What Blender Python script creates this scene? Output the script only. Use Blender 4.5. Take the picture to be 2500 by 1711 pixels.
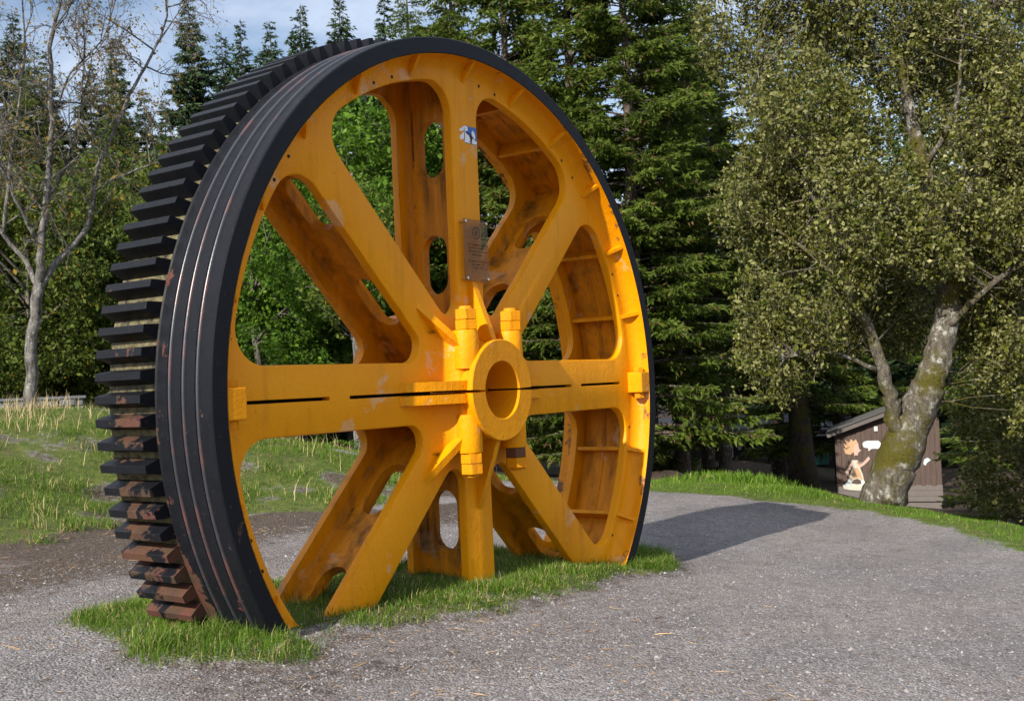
import bpy, math, random
import numpy as np
from mathutils import Vector, Matrix
from mathutils.geometry import delaunay_2d_cdt

# ------------------------------------------------------------------ scene, camera, light
for o in list(bpy.data.objects):
    bpy.data.objects.remove(o)
S = bpy.context.scene
COL = S.collection
R = 2.2            # wheel radius in metres
Z0 = 1.243         # height of the wheel centre above the ground under it

cam = bpy.data.cameras.new('camera')
co = bpy.data.objects.new('camera', cam)
COL.objects.link(co)
cam.sensor_width = 36
cam.lens = 38.25
cam.clip_end = 2000
rt, up, fw = Vector((.57976, -.81369, -.04219)), Vector((.00233, -.05012, .99874)), Vector((.81478, .57913, .02716))
rt = fw.cross(up).normalized(); up = rt.cross(fw).normalized()
M = Matrix((rt, up, -fw)).transposed().to_4x4()
M.translation = (-5.537, -4.111, 1.3015)
co.matrix_world = M
S.camera = co
cam.dof.use_dof = True
cam.dof.focus_distance = 7.6
cam.dof.aperture_fstop = 6.3

SUN_EL = math.radians(30.8)
SUN_DIR = Vector((1, .06, -math.tan(SUN_EL) * 1.002)).normalized()   # the way the light travels
w = bpy.data.worlds.new('World')
S.world = w
w.use_nodes = True
wn = w.node_tree
bg = wn.nodes['Background']
sky = wn.nodes.new('ShaderNodeTexSky')
sky.sky_type = 'NISHITA'
sky.sun_disc = False
sky.sun_elevation = SUN_EL
sky.sun_rotation = math.radians(266.5)
sky.air_density = 1.0
sky.dust_density = 1.2
sky.ozone_density = 1.6
tc = wn.nodes.new('ShaderNodeTexCoord')
mp = wn.nodes.new('ShaderNodeMapping')
mp.inputs['Scale'].default_value = (1.3, 1.3, 3.2)
mp.inputs['Location'].default_value = (.35, .1, .2)
nz = wn.nodes.new('ShaderNodeTexNoise')
nz.inputs['Scale'].default_value = 1.7
nz.inputs['Detail'].default_value = 7
nz.inputs['Roughness'].default_value = .55
rp = wn.nodes.new('ShaderNodeValToRGB')
rp.color_ramp.elements[0].position = .36
rp.color_ramp.elements[1].position = .60
mx = wn.nodes.new('ShaderNodeMix')
mx.data_type = 'RGBA'
mx.inputs['B'].default_value = (6.6, 7.1, 8.2, 1)
wn.links.new(tc.outputs['Generated'], mp.inputs['Vector'])
wn.links.new(mp.outputs['Vector'], nz.inputs['Vector'])
wn.links.new(nz.outputs['Fac'], rp.inputs['Fac'])
wn.links.new(rp.outputs['Color'], mx.inputs['Factor'])
wn.links.new(sky.outputs['Color'], mx.inputs['A'])
wn.links.new(mx.outputs['Result'], bg.inputs['Color'])
bg.inputs['Strength'].default_value = .105

sl = bpy.data.lights.new('sun', 'SUN')
sl.energy = 5.0
sl.angle = math.radians(.53)
sl.color = (1, .93, .82)
so = bpy.data.objects.new('sun', sl)
COL.objects.link(so)
so.location = (-30, -5, 25)
so.rotation_euler = SUN_DIR.to_track_quat('-Z', 'Y').to_euler()

S.view_settings.view_transform = 'Standard'
S.view_settings.look = 'None'
S.view_settings.gamma = 1
S.view_settings.exposure = .56
S.view_settings.use_curve_mapping = False
S.render.engine = 'CYCLES'
S.cycles.max_bounces = 6
S.cycles.transparent_max_bounces = 8

# ------------------------------------------------------------------ helpers
rng = np.random.default_rng(7)
random.seed(7)


def mesh_np(name, V, F, smooth=False, angle=None, mat=None, tint=None):
    """V (n,3), F (m,k) or a list of such arrays -> mesh datablock"""
    if isinstance(F, np.ndarray):
        F = [F]
    F = [f for f in F if len(f)]
    V = np.asarray(V, np.float32)
    me = bpy.data.meshes.new(name)
    me.vertices.add(len(V))
    me.vertices.foreach_set('co', V.ravel())
    nl = sum(f.size for f in F)
    nf = sum(len(f) for f in F)
    me.loops.add(nl)
    me.loops.foreach_set('vertex_index', np.concatenate([f.ravel() for f in F]).astype(np.int32))
    me.polygons.add(nf)
    tot = np.concatenate([np.full(len(f), f.shape[1]) for f in F]).astype(np.int32)
    st = np.r_[0, np.cumsum(tot)[:-1]].astype(np.int32)
    me.polygons.foreach_set('loop_start', st)
    me.polygons.foreach_set('loop_total', tot)
    if tint is not None:
        a = me.attributes.new('tint', 'FLOAT', 'FACE')
        a.data.foreach_set('value', np.asarray(tint, np.float32))
    me.update(calc_edges=True)
    me.validate()
    me.polygons.foreach_set('use_smooth', np.full(nf, bool(smooth)))
    if smooth:
        if angle:
            me.set_sharp_from_angle(angle=math.radians(angle))
    if mat:
        me.materials.append(mat)
    return me


def link(name, me, parent=None, loc=None, rot=None):
    o = bpy.data.objects.new(name, me)
    COL.objects.link(o)
    if parent:
        o.parent = parent
    if loc is not None:
        o.location = loc
    if rot is not None:
        o.rotation_euler = rot
    return o


def tag(o, label=None, cat=None, group=None, kind=None):
    if label: o['label'] = label
    if cat: o['category'] = cat
    if group: o['group'] = group
    if kind: o['kind'] = kind
    return o


def thing(name, label, cat, loc=(0, 0, 0), rz=0, group=None):
    o = bpy.data.objects.new(name, None)
    COL.objects.link(o)
    o.location = loc
    o.rotation_euler = (0, 0, rz)
    return tag(o, label, cat, group)


class MB:
    """collects vertices and quads / triangles of one mesh"""
    def __init__(s):
        s.V = []; s.Q = []; s.T = []; s.n = 0

    def add(s, V, Q=None, T=None):
        V = np.asarray(V, float).reshape(-1, 3)
        if Q is not None and len(Q): s.Q.append(np.asarray(Q, int) + s.n)
        if T is not None and len(T): s.T.append(np.asarray(T, int) + s.n)
        s.V.append(V); s.n += len(V)
        return s

    def box(s, c, sz, ax=None):
        """box with centre c, full sizes sz and axes ax (rows)"""
        ax = np.eye(3) if ax is None else np.asarray(ax, float)
        k = np.array([(i, j, l) for i in (-.5, .5) for j in (-.5, .5) for l in (-.5, .5)]) * np.asarray(sz, float)
        V = k @ ax + np.asarray(c, float)
        Q = [(0, 1, 3, 2), (4, 6, 7, 5), (0, 4, 5, 1), (2, 3, 7, 6), (0, 2, 6, 4), (1, 5, 7, 3)]
        return s.add(V, Q)

    def tube(s, P, rad, n=8, cap=True, jit=0.):
        P = np.asarray(P, float); m = len(P)
        rad = np.broadcast_to(rad, m)
        Tn = np.gradient(P, axis=0)
        Tn /= np.linalg.norm(Tn, axis=1)[:, None] + 1e-9
        a = np.array([0, 0, 1.]) if abs(Tn[0][2]) < .9 else np.array([1., 0, 0])
        a = a - Tn * (Tn @ a)[:, None]
        a /= np.linalg.norm(a, axis=1)[:, None] + 1e-9
        b = np.cross(Tn, a)
        th = np.arange(n) * 2 * np.pi / n
        rad = np.repeat(rad[:, None], n, 1)
        if jit: rad = rad * (1 + jit * (rng.normal(0, 1, (1, n)) * .6 + rng.normal(0, 1, rad.shape) * .7))
        V = P[:, None] + rad[:, :, None] * (a[:, None] * np.cos(th)[None, :, None] + b[:, None] * np.sin(th)[None, :, None])
        i = np.arange(m - 1)[:, None] * n; j = np.arange(n)[None]; j2 = (j + 1) % n
        Q = np.stack([i + j, i + j2, i + n + j2, i + n + j], -1).reshape(-1, 4)
        V = V.reshape(-1, 3); T = []
        if cap:
            k = len(V); V = np.vstack([V, P[0], P[-1]])
            T = [(k, (q + 1) % n, q) for q in range(n)] + [(k + 1, (m - 1) * n + q, (m - 1) * n + (q + 1) % n) for q in range(n)]
        return s.add(V, Q, T)

    def prism(s, poly, d0, d1, fn):
        """extrude 2-D polygon between depths d0 and d1; fn(u, v, d) -> xyz.  fan caps (convex)"""
        n = len(poly)
        V = [fn(u, v, d0) for u, v in poly] + [fn(u, v, d1) for u, v in poly]
        Q = [(i, (i + 1) % n, n + (i + 1) % n, n + i) for i in range(n)]
        T = [(0, i + 1, i) for i in range(1, n - 1)] + [(n, n + i, n + i + 1) for i in range(1, n - 1)]
        return s.add(V, Q, T)

    def mesh(s, name, mat=None, smooth=False, angle=None, fix=True):
        F = []
        if s.Q: F.append(np.vstack(s.Q))
        if s.T: F.append(np.vstack(s.T))
        me = mesh_np(name, np.vstack(s.V), F, smooth, angle, mat)
        if fix:
            import bmesh
            bm = bmesh.new(); bm.from_mesh(me)
            bmesh.ops.recalc_face_normals(bm, faces=bm.faces)
            bm.to_mesh(me); bm.free()
            me.polygons.foreach_set('use_smooth', np.full(len(me.polygons), bool(smooth)))
            if smooth:
                if angle: me.set_sharp_from_angle(angle=math.radians(angle))
        return me

    def obj(s, name, mat=None, parent=None, smooth=False, angle=None, loc=None, rot=None, fix=True):
        return link(name, s.mesh(name, mat, smooth, angle, fix), parent, loc, rot)


# ------------------------------------------------------------------ materials
class NT:
    def __init__(s, name):
        s.m = bpy.data.materials.new(name)
        s.m.use_nodes = True
        s.t = s.m.node_tree
        s.b = s.t.nodes['Principled BSDF']
        s.out = s.t.nodes['Material Output']

    def n(s, typ, **kw):
        x = s.t.nodes.new('ShaderNode' + typ)
        for k, v in kw.items():
            if k in x.inputs.keys():
                s.put(x.inputs[k], v)
            else:
                setattr(x, k, v)
        return x

    def put(s, inp, v):
        if isinstance(v, bpy.types.NodeSocket): s.t.links.new(v, inp)
        else: inp.default_value = v

    def coord(s, kind='Object', scale=(1, 1, 1), loc=(0, 0, 0)):
        if kind == 'Position':
            v = s.n('NewGeometry').outputs['Position']
        else:
            v = s.n('TexCoord').outputs[kind]
        mp = s.n('Mapping', Vector=v, Scale=scale, Location=loc)
        return mp.outputs['Vector']

    def noise(s, vec, scale, detail=4, rough=.55, dist=0):
        x = s.n('TexNoise', Vector=vec, Scale=scale, Detail=detail, Roughness=rough, Distortion=dist)
        return x.outputs['Fac']

    def ramp(s, fac, a, b, ca=(0, 0, 0, 1), cb=(1, 1, 1, 1)):
        r = s.n('ValToRGB', Fac=fac)
        e = r.color_ramp.elements
        e[0].position = a; e[1].position = b; e[0].color = ca; e[1].color = cb
        return r.outputs['Color']

    def mix(s, f, a, b):
        x = s.n('Mix', data_type='RGBA')
        s.put(x.inputs['Factor'], f)
        for k, v in (('A', a), ('B', b)):
            if not isinstance(v, bpy.types.NodeSocket) and len(v) == 3: v = (*v, 1)
            s.put(x.inputs[k], v)
        return x.outputs['Result']

    def math(s, op, a, b=0., clamp=False):
        x = s.n('Math', operation=op, use_clamp=clamp)
        s.put(x.inputs[0], a); s.put(x.inputs[1], b)
        return x.outputs[0]

    def attr(s, name):
        return s.n('Attribute', attribute_name=name).outputs['Fac']

    def bump(s, h, strength=.3, dist=.01):
        x = s.n('Bump', Height=h, Strength=strength, Distance=dist)
        s.put(s.b.inputs['Normal'], x.outputs['Normal'])

    def set(s, **kw):
        for k, v in kw.items():
            k = {'color': 'Base Color', 'rough': 'Roughness', 'metal': 'Metallic', 'spec': 'Specular IOR Level', 'coat': 'Coat Weight'}.get(k, k)
            if k == 'Base Color' and not isinstance(v, bpy.types.NodeSocket) and len(v) == 3: v = (*v, 1)
            s.put(s.b.inputs[k], v)
        return s.m


def mat_plain(name, c, rough=.6, **kw):
    n = NT(name)
    v = n.coord('Object')
    f = n.noise(v, 9, 5)
    n.bump(n.noise(v, 60, 3), .15, .004)
    return n.set(color=n.mix(f, tuple(x * .8 for x in c), tuple(min(1, x * 1.2) for x in c)), rough=rough, **kw)


def mat_yellow(name, grime):
    n = NT(name)
    v = n.coord('Position')
    c = n.mix(n.ramp(n.noise(v, 1.6, 5), .3, .7), (.80, .318, .001), (.72, .258, .001))
    if grime > .4: c = n.mix(.75 * grime, c, (.56, .195, .002))  # flat darker base colour for the grimier inner and rear parts
    # worn-through patches showing pale undercoat
    peel = n.ramp(n.noise(v, 3.1, 9, .62, .3), .612, .65)
    c = n.mix(n.math('MULTIPLY', peel, .62), c, (.66, .40, .20))
    # dust and dirt running down
    vs = n.coord('Position', (7, 7, .8))
    st = n.ramp(n.noise(vs, 1.5, 6, .6), .52 - .1 * grime, .85 - .1 * grime)
    blot = n.ramp(n.noise(v, 2.2, 7, .65), .40 - .10 * grime, .72 - .12 * grime)
    g = n.math('MULTIPLY', n.math('MULTIPLY', st, n.math('ADD', blot, .25)), .35 + .65 * grime, True)
    c = n.mix(g, c, (.10, .045, .012))
    if grime > .5:
        soot = n.ramp(n.noise(v, 2.9, 10, .7, .2), .54, .68)  # dark noise blotches, on webs and rim lining only
        c = n.mix(n.math('MULTIPLY', soot, .8), c, (.05, .035, .016))
    # pits and rust spots
    sp = n.ramp(n.noise(v, 38, 3, .5), .73, .77)
    c = n.mix(sp, c, (.10, .035, .012))
    # edges knocked down to dark metal
    bvl = n.n('Bevel', Radius=.011); bvl.samples = 4
    dt = n.n('VectorMath', operation='DOT_PRODUCT')
    n.put(dt.inputs[0], bvl.outputs['Normal']); n.put(dt.inputs[1], n.n('NewGeometry').outputs['Normal'])
    ed = n.ramp(dt.outputs['Value'], .80, .97, (1, 1, 1, 1), (0, 0, 0, 1))
    ew = n.math('MULTIPLY', ed, n.ramp(n.noise(v, 4.2, 8, .65), .545, .60))
    c = n.mix(n.math('MULTIPLY', ew, .85), c, (.07, .04, .03))
    h = n.math('ADD', n.math('MULTIPLY', n.noise(v, 26, 4, .6), .7), n.math('MULTIPLY', n.noise(v, 110, 3), .35))
    h = n.math('ADD', h, n.math('MULTIPLY', n.noise(n.coord('Position', (60, 60, 3)), 1.5, 4, .6), .30))
    h = n.math('SUBTRACT', h, n.math('MULTIPLY', peel, .12))
    n.bump(h, .60, .010)
    r = n.math('ADD', n.math('MULTIPLY', n.noise(v, 9, 4), .25), n.math('ADD', .27, n.math('MULTIPLY', g, .35)))
    return n.set(color=c, rough=r, spec=.16)


def mat_black(name, lo, hi, lichen=0., edge=False):
    """black paint over red lead; lo/hi: how much has flaked off near the ground / high up"""
    n = NT(name)
    geo = n.n('NewGeometry')
    v = n.coord('Position')
    z = n.n('SeparateXYZ', Vector=geo.outputs['Position']).outputs['Z']
    zz = n.n('MapRange', Value=z)
    zz.inputs['From Min'].default_value = .1; zz.inputs['From Max'].default_value = 2.4
    zz.inputs['To Min'].default_value = lo; zz.inputs['To Max'].default_value = hi
    wear = zz.outputs['Result']
    if edge:
        y = n.n('SeparateXYZ', Vector=geo.outputs['Position']).outputs['Y']
        ey = n.n('MapRange', Value=y)
        ey.inputs['From Min'].default_value = .33; ey.inputs['From Max'].default_value = .43
        ey.inputs['To Min'].default_value = 0; ey.inputs['To Max'].default_value = .17
        wear = n.math('ADD', wear, ey.outputs['Result'])
    c = n.mix(n.noise(v, 14, 5), (.0045, .0052, .008), (.010, .011, .0145))
    f1 = n.noise(v, 5.5, 9, .62, .35)
    chip = n.ramp(n.math('ADD', f1, n.math('SUBTRACT', wear, .5)), .60, .625)
    rust = n.mix(n.ramp(n.noise(v, 11, 6), .42, .6), (.085, .042, .026), (.055, .036, .025))
    rust = n.mix(n.ramp(n.noise(v, 4, 4), .5, .62), rust, (.10, .036, .030))
    c = n.mix(chip, c, rust)
    dust = n.ramp(n.noise(v, 70, 4, .6), .64, .76)
    c = n.mix(n.math('MULTIPLY', dust, .22), c, (.20, .18, .15))
    if lichen:
        l = n.ramp(n.noise(v, 24, 7, .65), .50 - .2 * lichen, .62)
        c = n.mix(n.math('MULTIPLY', l, .85), c, (.19, .165, .085))
    n.bump(n.math('ADD', n.math('MULTIPLY', n.noise(v, 40, 4), .5), n.math('MULTIPLY', chip, -.6)), .35, .006)
    r = n.math('ADD', .34, n.math('MULTIPLY', n.math('ADD', chip, n.noise(v, 20, 4)), .3), True)
    return n.set(color=c, rough=r, spec=.15)


YEL = mat_yellow('yellow_paint', .12)
YELG = mat_yellow('grimy_yellow_paint', .85)
YELM = mat_yellow('weathered_yellow_paint', .5)
BLK = mat_black('black_paint', .50, .36, 0, True)
TOOTH = mat_black('black_tooth_paint', .665, .41)
ROOT = mat_black('grimy_gear_root', .50, .42, .95)
DARK = mat_plain('dark_hole', (.006, .005, .004), .9)
STEEL = NT('bright_steel').set(color=(.6, .6, .62), rough=.28, metal=1.)
n = NT('worn_highlight_ridge_paint')
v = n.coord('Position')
c = n.mix(n.ramp(n.noise(v, 3.5, 7, .6), .5, .62), (.035, .037, .046), (.11, .05, .046))  # lighter grey paints the highlight lines into the ridges; reddish patches are wear
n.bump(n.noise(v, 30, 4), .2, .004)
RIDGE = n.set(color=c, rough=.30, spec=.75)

# ------------------------------------------------------------------ the wheel
def W3(x, y, z):
    """wheel coordinates (units of R, centre at the hub, z to the front) -> metres"""
    return (x * R, -z * R, y * R + Z0)


wheel = thing('gear_wheel', 'huge yellow eight-spoked iron drive wheel with black toothed rim half sunk in the ground', 'gear wheel', (0, 0, 0))
ZS, TH, RA = -.058, .027, .894          # face of the front flange, its thickness, radius of the window arcs
ZR = -.265                              # face of the rear flange
BV = .006
HW = lambda k: .085 if k % 4 == 0 else .0626      # half width of spoke k (angle 45k)
S_IN, S_OUT = .315, .80


def window(k):
    """rounded sector between spokes k and k+1; returns 2-D loop and, per point, spoke owner"""
    a0, a1 = math.radians(45 * k), math.radians(45 * (k + 1))
    e0 = np.array([math.cos(a0), math.sin(a0)]); n0 = np.array([-e0[1], e0[0]])
    e1 = np.array([math.cos(a1), math.sin(a1)]); n1 = np.array([-e1[1], e1[0]])
    h0, h1 = HW(k), HW(k + 1)
    ro, ri = .082, .048
    def centre(e, n, t, rad): return e * math.sqrt(rad * rad - t * t) + n * t
    C0 = centre(e0, n0, h0 + ro, RA - ro)
    C1 = centre(e1, n1, -(h1 + ro), RA - ro)
    # inner corner: t0 = h0+ri, t1 = -(h1+ri)
    A = np.array([n0, n1]); Ci = np.linalg.solve(A, [h0 + ri, -(h1 + ri)])
    def arc(c, r, a, b, n, skip=True):
        t = np.linspace(a, b, n)[1 if skip else 0:]
        return [c + r * np.array([math.cos(x), math.sin(x)]) for x in t]
    ang = lambda v: math.atan2(v[1], v[0])
    def unwrap(a, ref):
        while a < ref: a += 2 * math.pi
        return a
    L = []
    s0 = (Ci - ri * n0) @ e0; s1 = (C0 - ro * n0) @ e0
    ss = sorted(set([s0, s1] + [x for x in (S_IN, S_OUT) if s0 < x < s1] + list(np.linspace(s0, s1, 8)[1:-1])))
    L += [e0 * x + n0 * h0 for x in ss]
    a = ang(-n0); b = unwrap(ang(C0), a)
    L += arc(C0, ro, a, b, 10)
    a = ang(C0); b = unwrap(ang(C1), a)
    L += arc(np.zeros(2), RA, a, b, 22)
    a = ang(C1); b = unwrap(ang(n1), a)
    L += arc(C1, ro, a, b, 10)
    s0 = (Ci + ri * n1) @ e1; s1 = (C1 + ro * n1) @ e1
    ss = sorted(set([s0, s1] + [x for x in (S_IN, S_OUT) if s0 < x < s1] + list(np.linspace(s0, s1, 8)[1:-1])))[::-1]
    L += [e1 * x - n1 * h1 for x in ss[1:]]
    a = ang(n1); b = unwrap(ang(-n0), a)
    L += arc(Ci, ri, a, b, 10)[:-1]
    return np.array(L)


def offset(L, d):
    """offset a closed ccw loop outwards by d"""
    t = np.roll(L, -1, 0) - np.roll(L, 1, 0)
    t /= np.linalg.norm(t, axis=1)[:, None]
    return L + np.c_[t[:, 1], -t[:, 0]] * d


def inside(P, L):
    x, y = P[:, 0], P[:, 1]; r = np.zeros(len(P), bool)
    for (x0, y0), (x1, y1) in zip(L, np.roll(L, -1, 0)):
        if y0 == y1: continue
        c = ((y0 > y) != (y1 > y)) & (x < (x1 - x0) * (y - y0) / (y1 - y0) + x0)
        r ^= c
    return r


def circle(r, n=96, c=(0, 0), a0=0.):
    t = np.arange(n) * 2 * np.pi / n + a0
    return np.c_[c[0] + r * np.cos(t), c[1] + r * np.sin(t)]


def rect(x0, x1, h):
    return np.array([(x0, -h), (x1, -h), (x1, h), (x0, h)])


WINS = [window(k) for k in range(8)]
SLITS = [rect(-.855, -.590, .0042), rect(-.520, -.06, .0042), rect(.06, .525, .0042), rect(.585, .845, .0042)]


def owner(P):
    """-1 outer ring, 0..7 spoke, 8 centre"""
    r = np.full(len(P), -1)
    for k in range(8):
        a = math.radians(45 * k); e = np.array([math.cos(a), math.sin(a)]); n = np.array([-e[1], e[0]])
        s = P @ e; t = P @ n
        r[(abs(t) < HW(k) + .012) & (s > S_IN) & (s < S_OUT)] = k
    rad = np.hypot(P[:, 0], P[:, 1])
    r[(r < 0) & (rad < .5)] = 8
    return r


def fill(loops, lines=()):
    """constrained triangulation of loops[0] minus the others"""
    V = []; E = []
    for L in loops:
        b = len(V); V += [Vector(p) for p in L]
        E += [(b + i, b + (i + 1) % len(L)) for i in range(len(L))]
    for a, b in lines:
        i = len(V); V += [Vector(a), Vector(b)]; E.append((i, i + 1))
    v, e, f, _, _, _ = delaunay_2d_cdt(V, E, [], 0, 1e-5)
    v = np.array([tuple(p) for p in v]); f = np.array([t for t in f if len(t) == 3])
    c = v[f].mean(1)
    ok = inside(c, loops[0])
    for L in loops[1:]: ok &= ~inside(c, L)
    f = f[ok]
    # all ccw
    p = v[f]
    ar = np.cross(p[:, 1] - p[:, 0], p[:, 2] - p[:, 0])
    f[ar < 0] = f[ar < 0][:, ::-1]
    return v, f


def flange(zf, zb, front, mats, names, slits):
    """a cast plate with eight windows between zf (front face) and zb; split into spokes, rim ring and centre"""
    holes = WINS + ([s for s in SLITS] if slits else [])
    outer = circle(.917, 128); bore = circle(.10, 48)
    lines = []
    for k in range(8):
        a = math.radians(45 * k); e = np.array([math.cos(a), math.sin(a)]); n = np.array([-e[1], e[0]])
        for s in (S_IN, S_OUT):
            h = HW(k) + BV * (1 if 1 else 0)
            lines.append((e * s - n * h, e * s + n * h))
    groups = {k: MB() for k in range(-1, 9)}
    def put(P2, F, z, flip):
        c = P2[F].mean(1); ow = owner(c)
        for k in range(-1, 9):
            f = F[ow == k]
            if not len(f): continue
            idx, inv = np.unique(f, return_inverse=True)
            f2 = inv.reshape(f.shape)
            if flip: f2 = f2[:, ::-1]
            V = np.array([W3(x, y, z) for x, y in P2[idx]])
            groups[k].add(V, None, f2)
    rf = [offset(L, BV if len(L) > 4 else .001) for L in holes]
    v, f = fill([outer] + rf + [bore], lines)
    put(v, f, zf if front else zb, False if front else True)
    v, f = fill([outer] + holes + [bore], [])
    put(v, f, zb if front else zf, True if front else False)
    z_o = zf if front else zb; z_i = zb if front else zf; sg = -1 if front else 1
    for L in holes:
        if len(L) > 4:
            st = [(offset(L, BV), z_o), (offset(L, BV * .3), z_o + sg * BV * .3), (L, z_o + sg * BV), (L, z_i)]
        else:
            st = [(offset(L, .001), z_o), (L, z_o + sg * .001), (L, z_i)]
        n = len(L)
        mid = (L + np.roll(L, -1, 0)) / 2
        ow = owner(mid)
        for (A, za), (B, zb_) in zip(st[:-1], st[1:]):
            for k in set(ow):
                ii = np.where(ow == k)[0]
                V = []; Q = []
                for q, i in enumerate(ii):
                    j = (i + 1) % n
                    V += [W3(*A[i], za), W3(*A[j], za), W3(*B[j], zb_), W3(*B[i], zb_)]
                    Q.append((4 * q, 4 * q + 1, 4 * q + 2, 4 * q + 3) if front else (4 * q + 3, 4 * q + 2, 4 * q + 1, 4 * q))
                groups[k].add(V, Q)
    return groups


def weld(o, angle=40):
    import bmesh
    bm = bmesh.new(); bm.from_mesh(o.data)
    bmesh.ops.remove_doubles(bm, verts=bm.verts, dist=1e-5)
    bm.to_mesh(o.data); bm.free()
    o.data.polygons.foreach_set('use_smooth', np.ones(len(o.data.polygons), bool))
    o.data.set_sharp_from_angle(angle=math.radians(angle))


gf = flange(ZS, ZS - TH, True, None, None, True)
gr = flange(ZR, ZR - TH, False, None, None, False)
spokes = []
for k in range(8):
    o = gf[k].obj('spoke', YEL, wheel, fix=False); weld(o); spokes.append(o)
    o2 = gr[k].obj('rear_flange', YELM, o, fix=False); weld(o2)
for g, nm, mt in ((gf, 'front_rim_flange', YEL), (gr, 'rear_rim_flange', YELM)):
    o = g[-1].obj(nm, mt, wheel, fix=False); weld(o)
for g, nm, mt in ((gf, 'front_hub_plate', YEL), (gr, 'rear_hub_plate', YELM)):
    o = g[8].obj(nm, mt, wheel, fix=False); weld(o)


def pill(cs, cz, half, rad, n=10):
    """slot in the (s, z) plane, long axis along s"""
    L = []
    for c, a0 in ((cs + half - rad, -math.pi / 2), (cs - half + rad, math.pi / 2)):
        for t in np.linspace(a0, a0 + math.pi, n): L.append((c + rad * math.cos(t), cz + rad * math.sin(t)))
    return np.array(L)


for k in range(8):
    a = math.radians(45 * k); e = np.array([math.cos(a), math.sin(a)]); n = np.array([-e[1], e[0]])
    def P(s, z, t): return W3(*(e * s + n * t), z)
    za, zb = ZS - TH + .001, ZR - .001
    s0, s1 = .13, .944
    horiz = k % 4 == 0
    mb = MB()
    out = np.array([(s0, zb), (s1, zb), (s1, za), (s0, za)])
    holes = [pill(.377, -.176, .088, .045), pill(.723, -.176, .086, .045)]
    plates = ((.011, .026), (-.026, -.011)) if horiz else ((-.013, .013),)
    for t0, t1 in plates:
        hh = [] if horiz else holes
        v, f = fill([out] + hh)
        for t, fl in ((t0, True), (t1, False)):
            mb.add([P(x, y, t) for x, y in v], None, f[:, ::-1] if fl else f)
        for L in hh:
            m_ = len(L)
            V = [P(x, y, t0) for x, y in L] + [P(x, y, t1) for x, y in L]
            mb.add(V, [(i, (i + 1) % m_, m_ + (i + 1) % m_, m_ + i) for i in range(m_)])
        # coves where the web runs into the flanges
        c = .024
        for sgn, tt in ((1, t1), (-1, t0)):
            if horiz and ((sgn > 0) != (t0 > 0)): continue
            for zz, dz in ((za, -1), (zb, 1)):
                arc = [(tt + sgn * c * (1 - math.sin(u)), zz + dz * c * (1 - math.cos(u))) for u in np.linspace(0, math.pi / 2, 6)]
                V = []
                for t, z in arc: V += [P(s0, z, t), P(s1, z, t)]
                mb.add(V, [(2 * i, 2 * i + 1, 2 * i + 3, 2 * i + 2) for i in range(5)])
    mb.obj('web', YELG, spokes[k], smooth=True, angle=35)


def lathe(prof, a0=0., a1=2 * math.pi, n=256, closed=True, caps=False):
    """profile [(r, z)] revolved about the wheel axis"""
    m = len(prof); full = abs(a1 - a0 - 2 * math.pi) < 1e-6
    th = np.linspace(a0, a1, n, endpoint=not full); nn = len(th)
    V = [W3(r * math.cos(t), r * math.sin(t), z) for t in th for r, z in prof]
    Q = []
    for i in range(nn if full else nn - 1):
        j = (i + 1) % nn
        for q in range(m if closed else m - 1):
            p = (q + 1) % m
            Q.append((i * m + q, j * m + q, j * m + p, i * m + p))
    mb = MB().add(V, Q)
    if caps:
        v, f = fill([np.array(prof)])
        for t in (a0, a1):
            mb.add([W3(r * math.cos(t), r * math.sin(t), z) for r, z in v], None, f)
    return mb


# black grooved running surface
prof = [(.9555, -.0015), (.957, 0), (.997, 0), (1.0, -.003)]
for zg in (-.048, -.096, -.143):
    prof += [(1.0, zg + .0075), (.9945, zg + .007), (.9945, zg - .0055), (1.0, zg - .0075)]
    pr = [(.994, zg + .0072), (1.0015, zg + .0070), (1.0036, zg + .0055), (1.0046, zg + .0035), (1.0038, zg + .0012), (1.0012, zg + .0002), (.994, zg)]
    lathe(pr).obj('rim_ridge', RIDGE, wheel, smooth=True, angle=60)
prof += [(1.0, -.184), (1.0022, -.1865), (1.003, -.1885), (1.0022, -.1905), (.999, -.1932), (.9555, -.1935)]
lathe(prof).obj('rim_drum', BLK, wheel, smooth=True, angle=30)
lathe([(.9975, -.194), (.9975, -.3645), (.9555, -.3645), (.9555, -.194)]).obj('gear_ring', ROOT, wheel, smooth=True, angle=30)
# yellow lining of the rim with concave corners to the flanges
arc = [(.9165 + .038 * math.sin(t), ZS + .038 * (1 - math.cos(t))) for t in np.linspace(0, math.pi / 2, 9)]
lathe([(.9165, ZS - TH)] + arc + [(.9545, -.0005), (.9553, -.002), (.9553, ZS - TH)]).obj('front_lip', YEL, wheel, smooth=True, angle=40)
lathe([(.945, ZS - TH - .001), (.9552, ZS - TH - .001), (.9552, ZR + .001), (.945, ZR + .001), (.945, -.172), (.940, -.176), (.940, -.18), (.945, -.184)]).obj('rim_lining', YELG, wheel, smooth=True, angle=30)
arc = [(.9165 + .038 * math.sin(t), ZR - TH - .038 * (1 - math.cos(t))) for t in np.linspace(0, math.pi / 2, 7)]
lathe([(.9165, ZR)] + arc + [(.9545, -.363), (.9553, -.362), (.9553, ZR)]).obj('rear_lip', YELM, wheel, smooth=True, angle=40)

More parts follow.
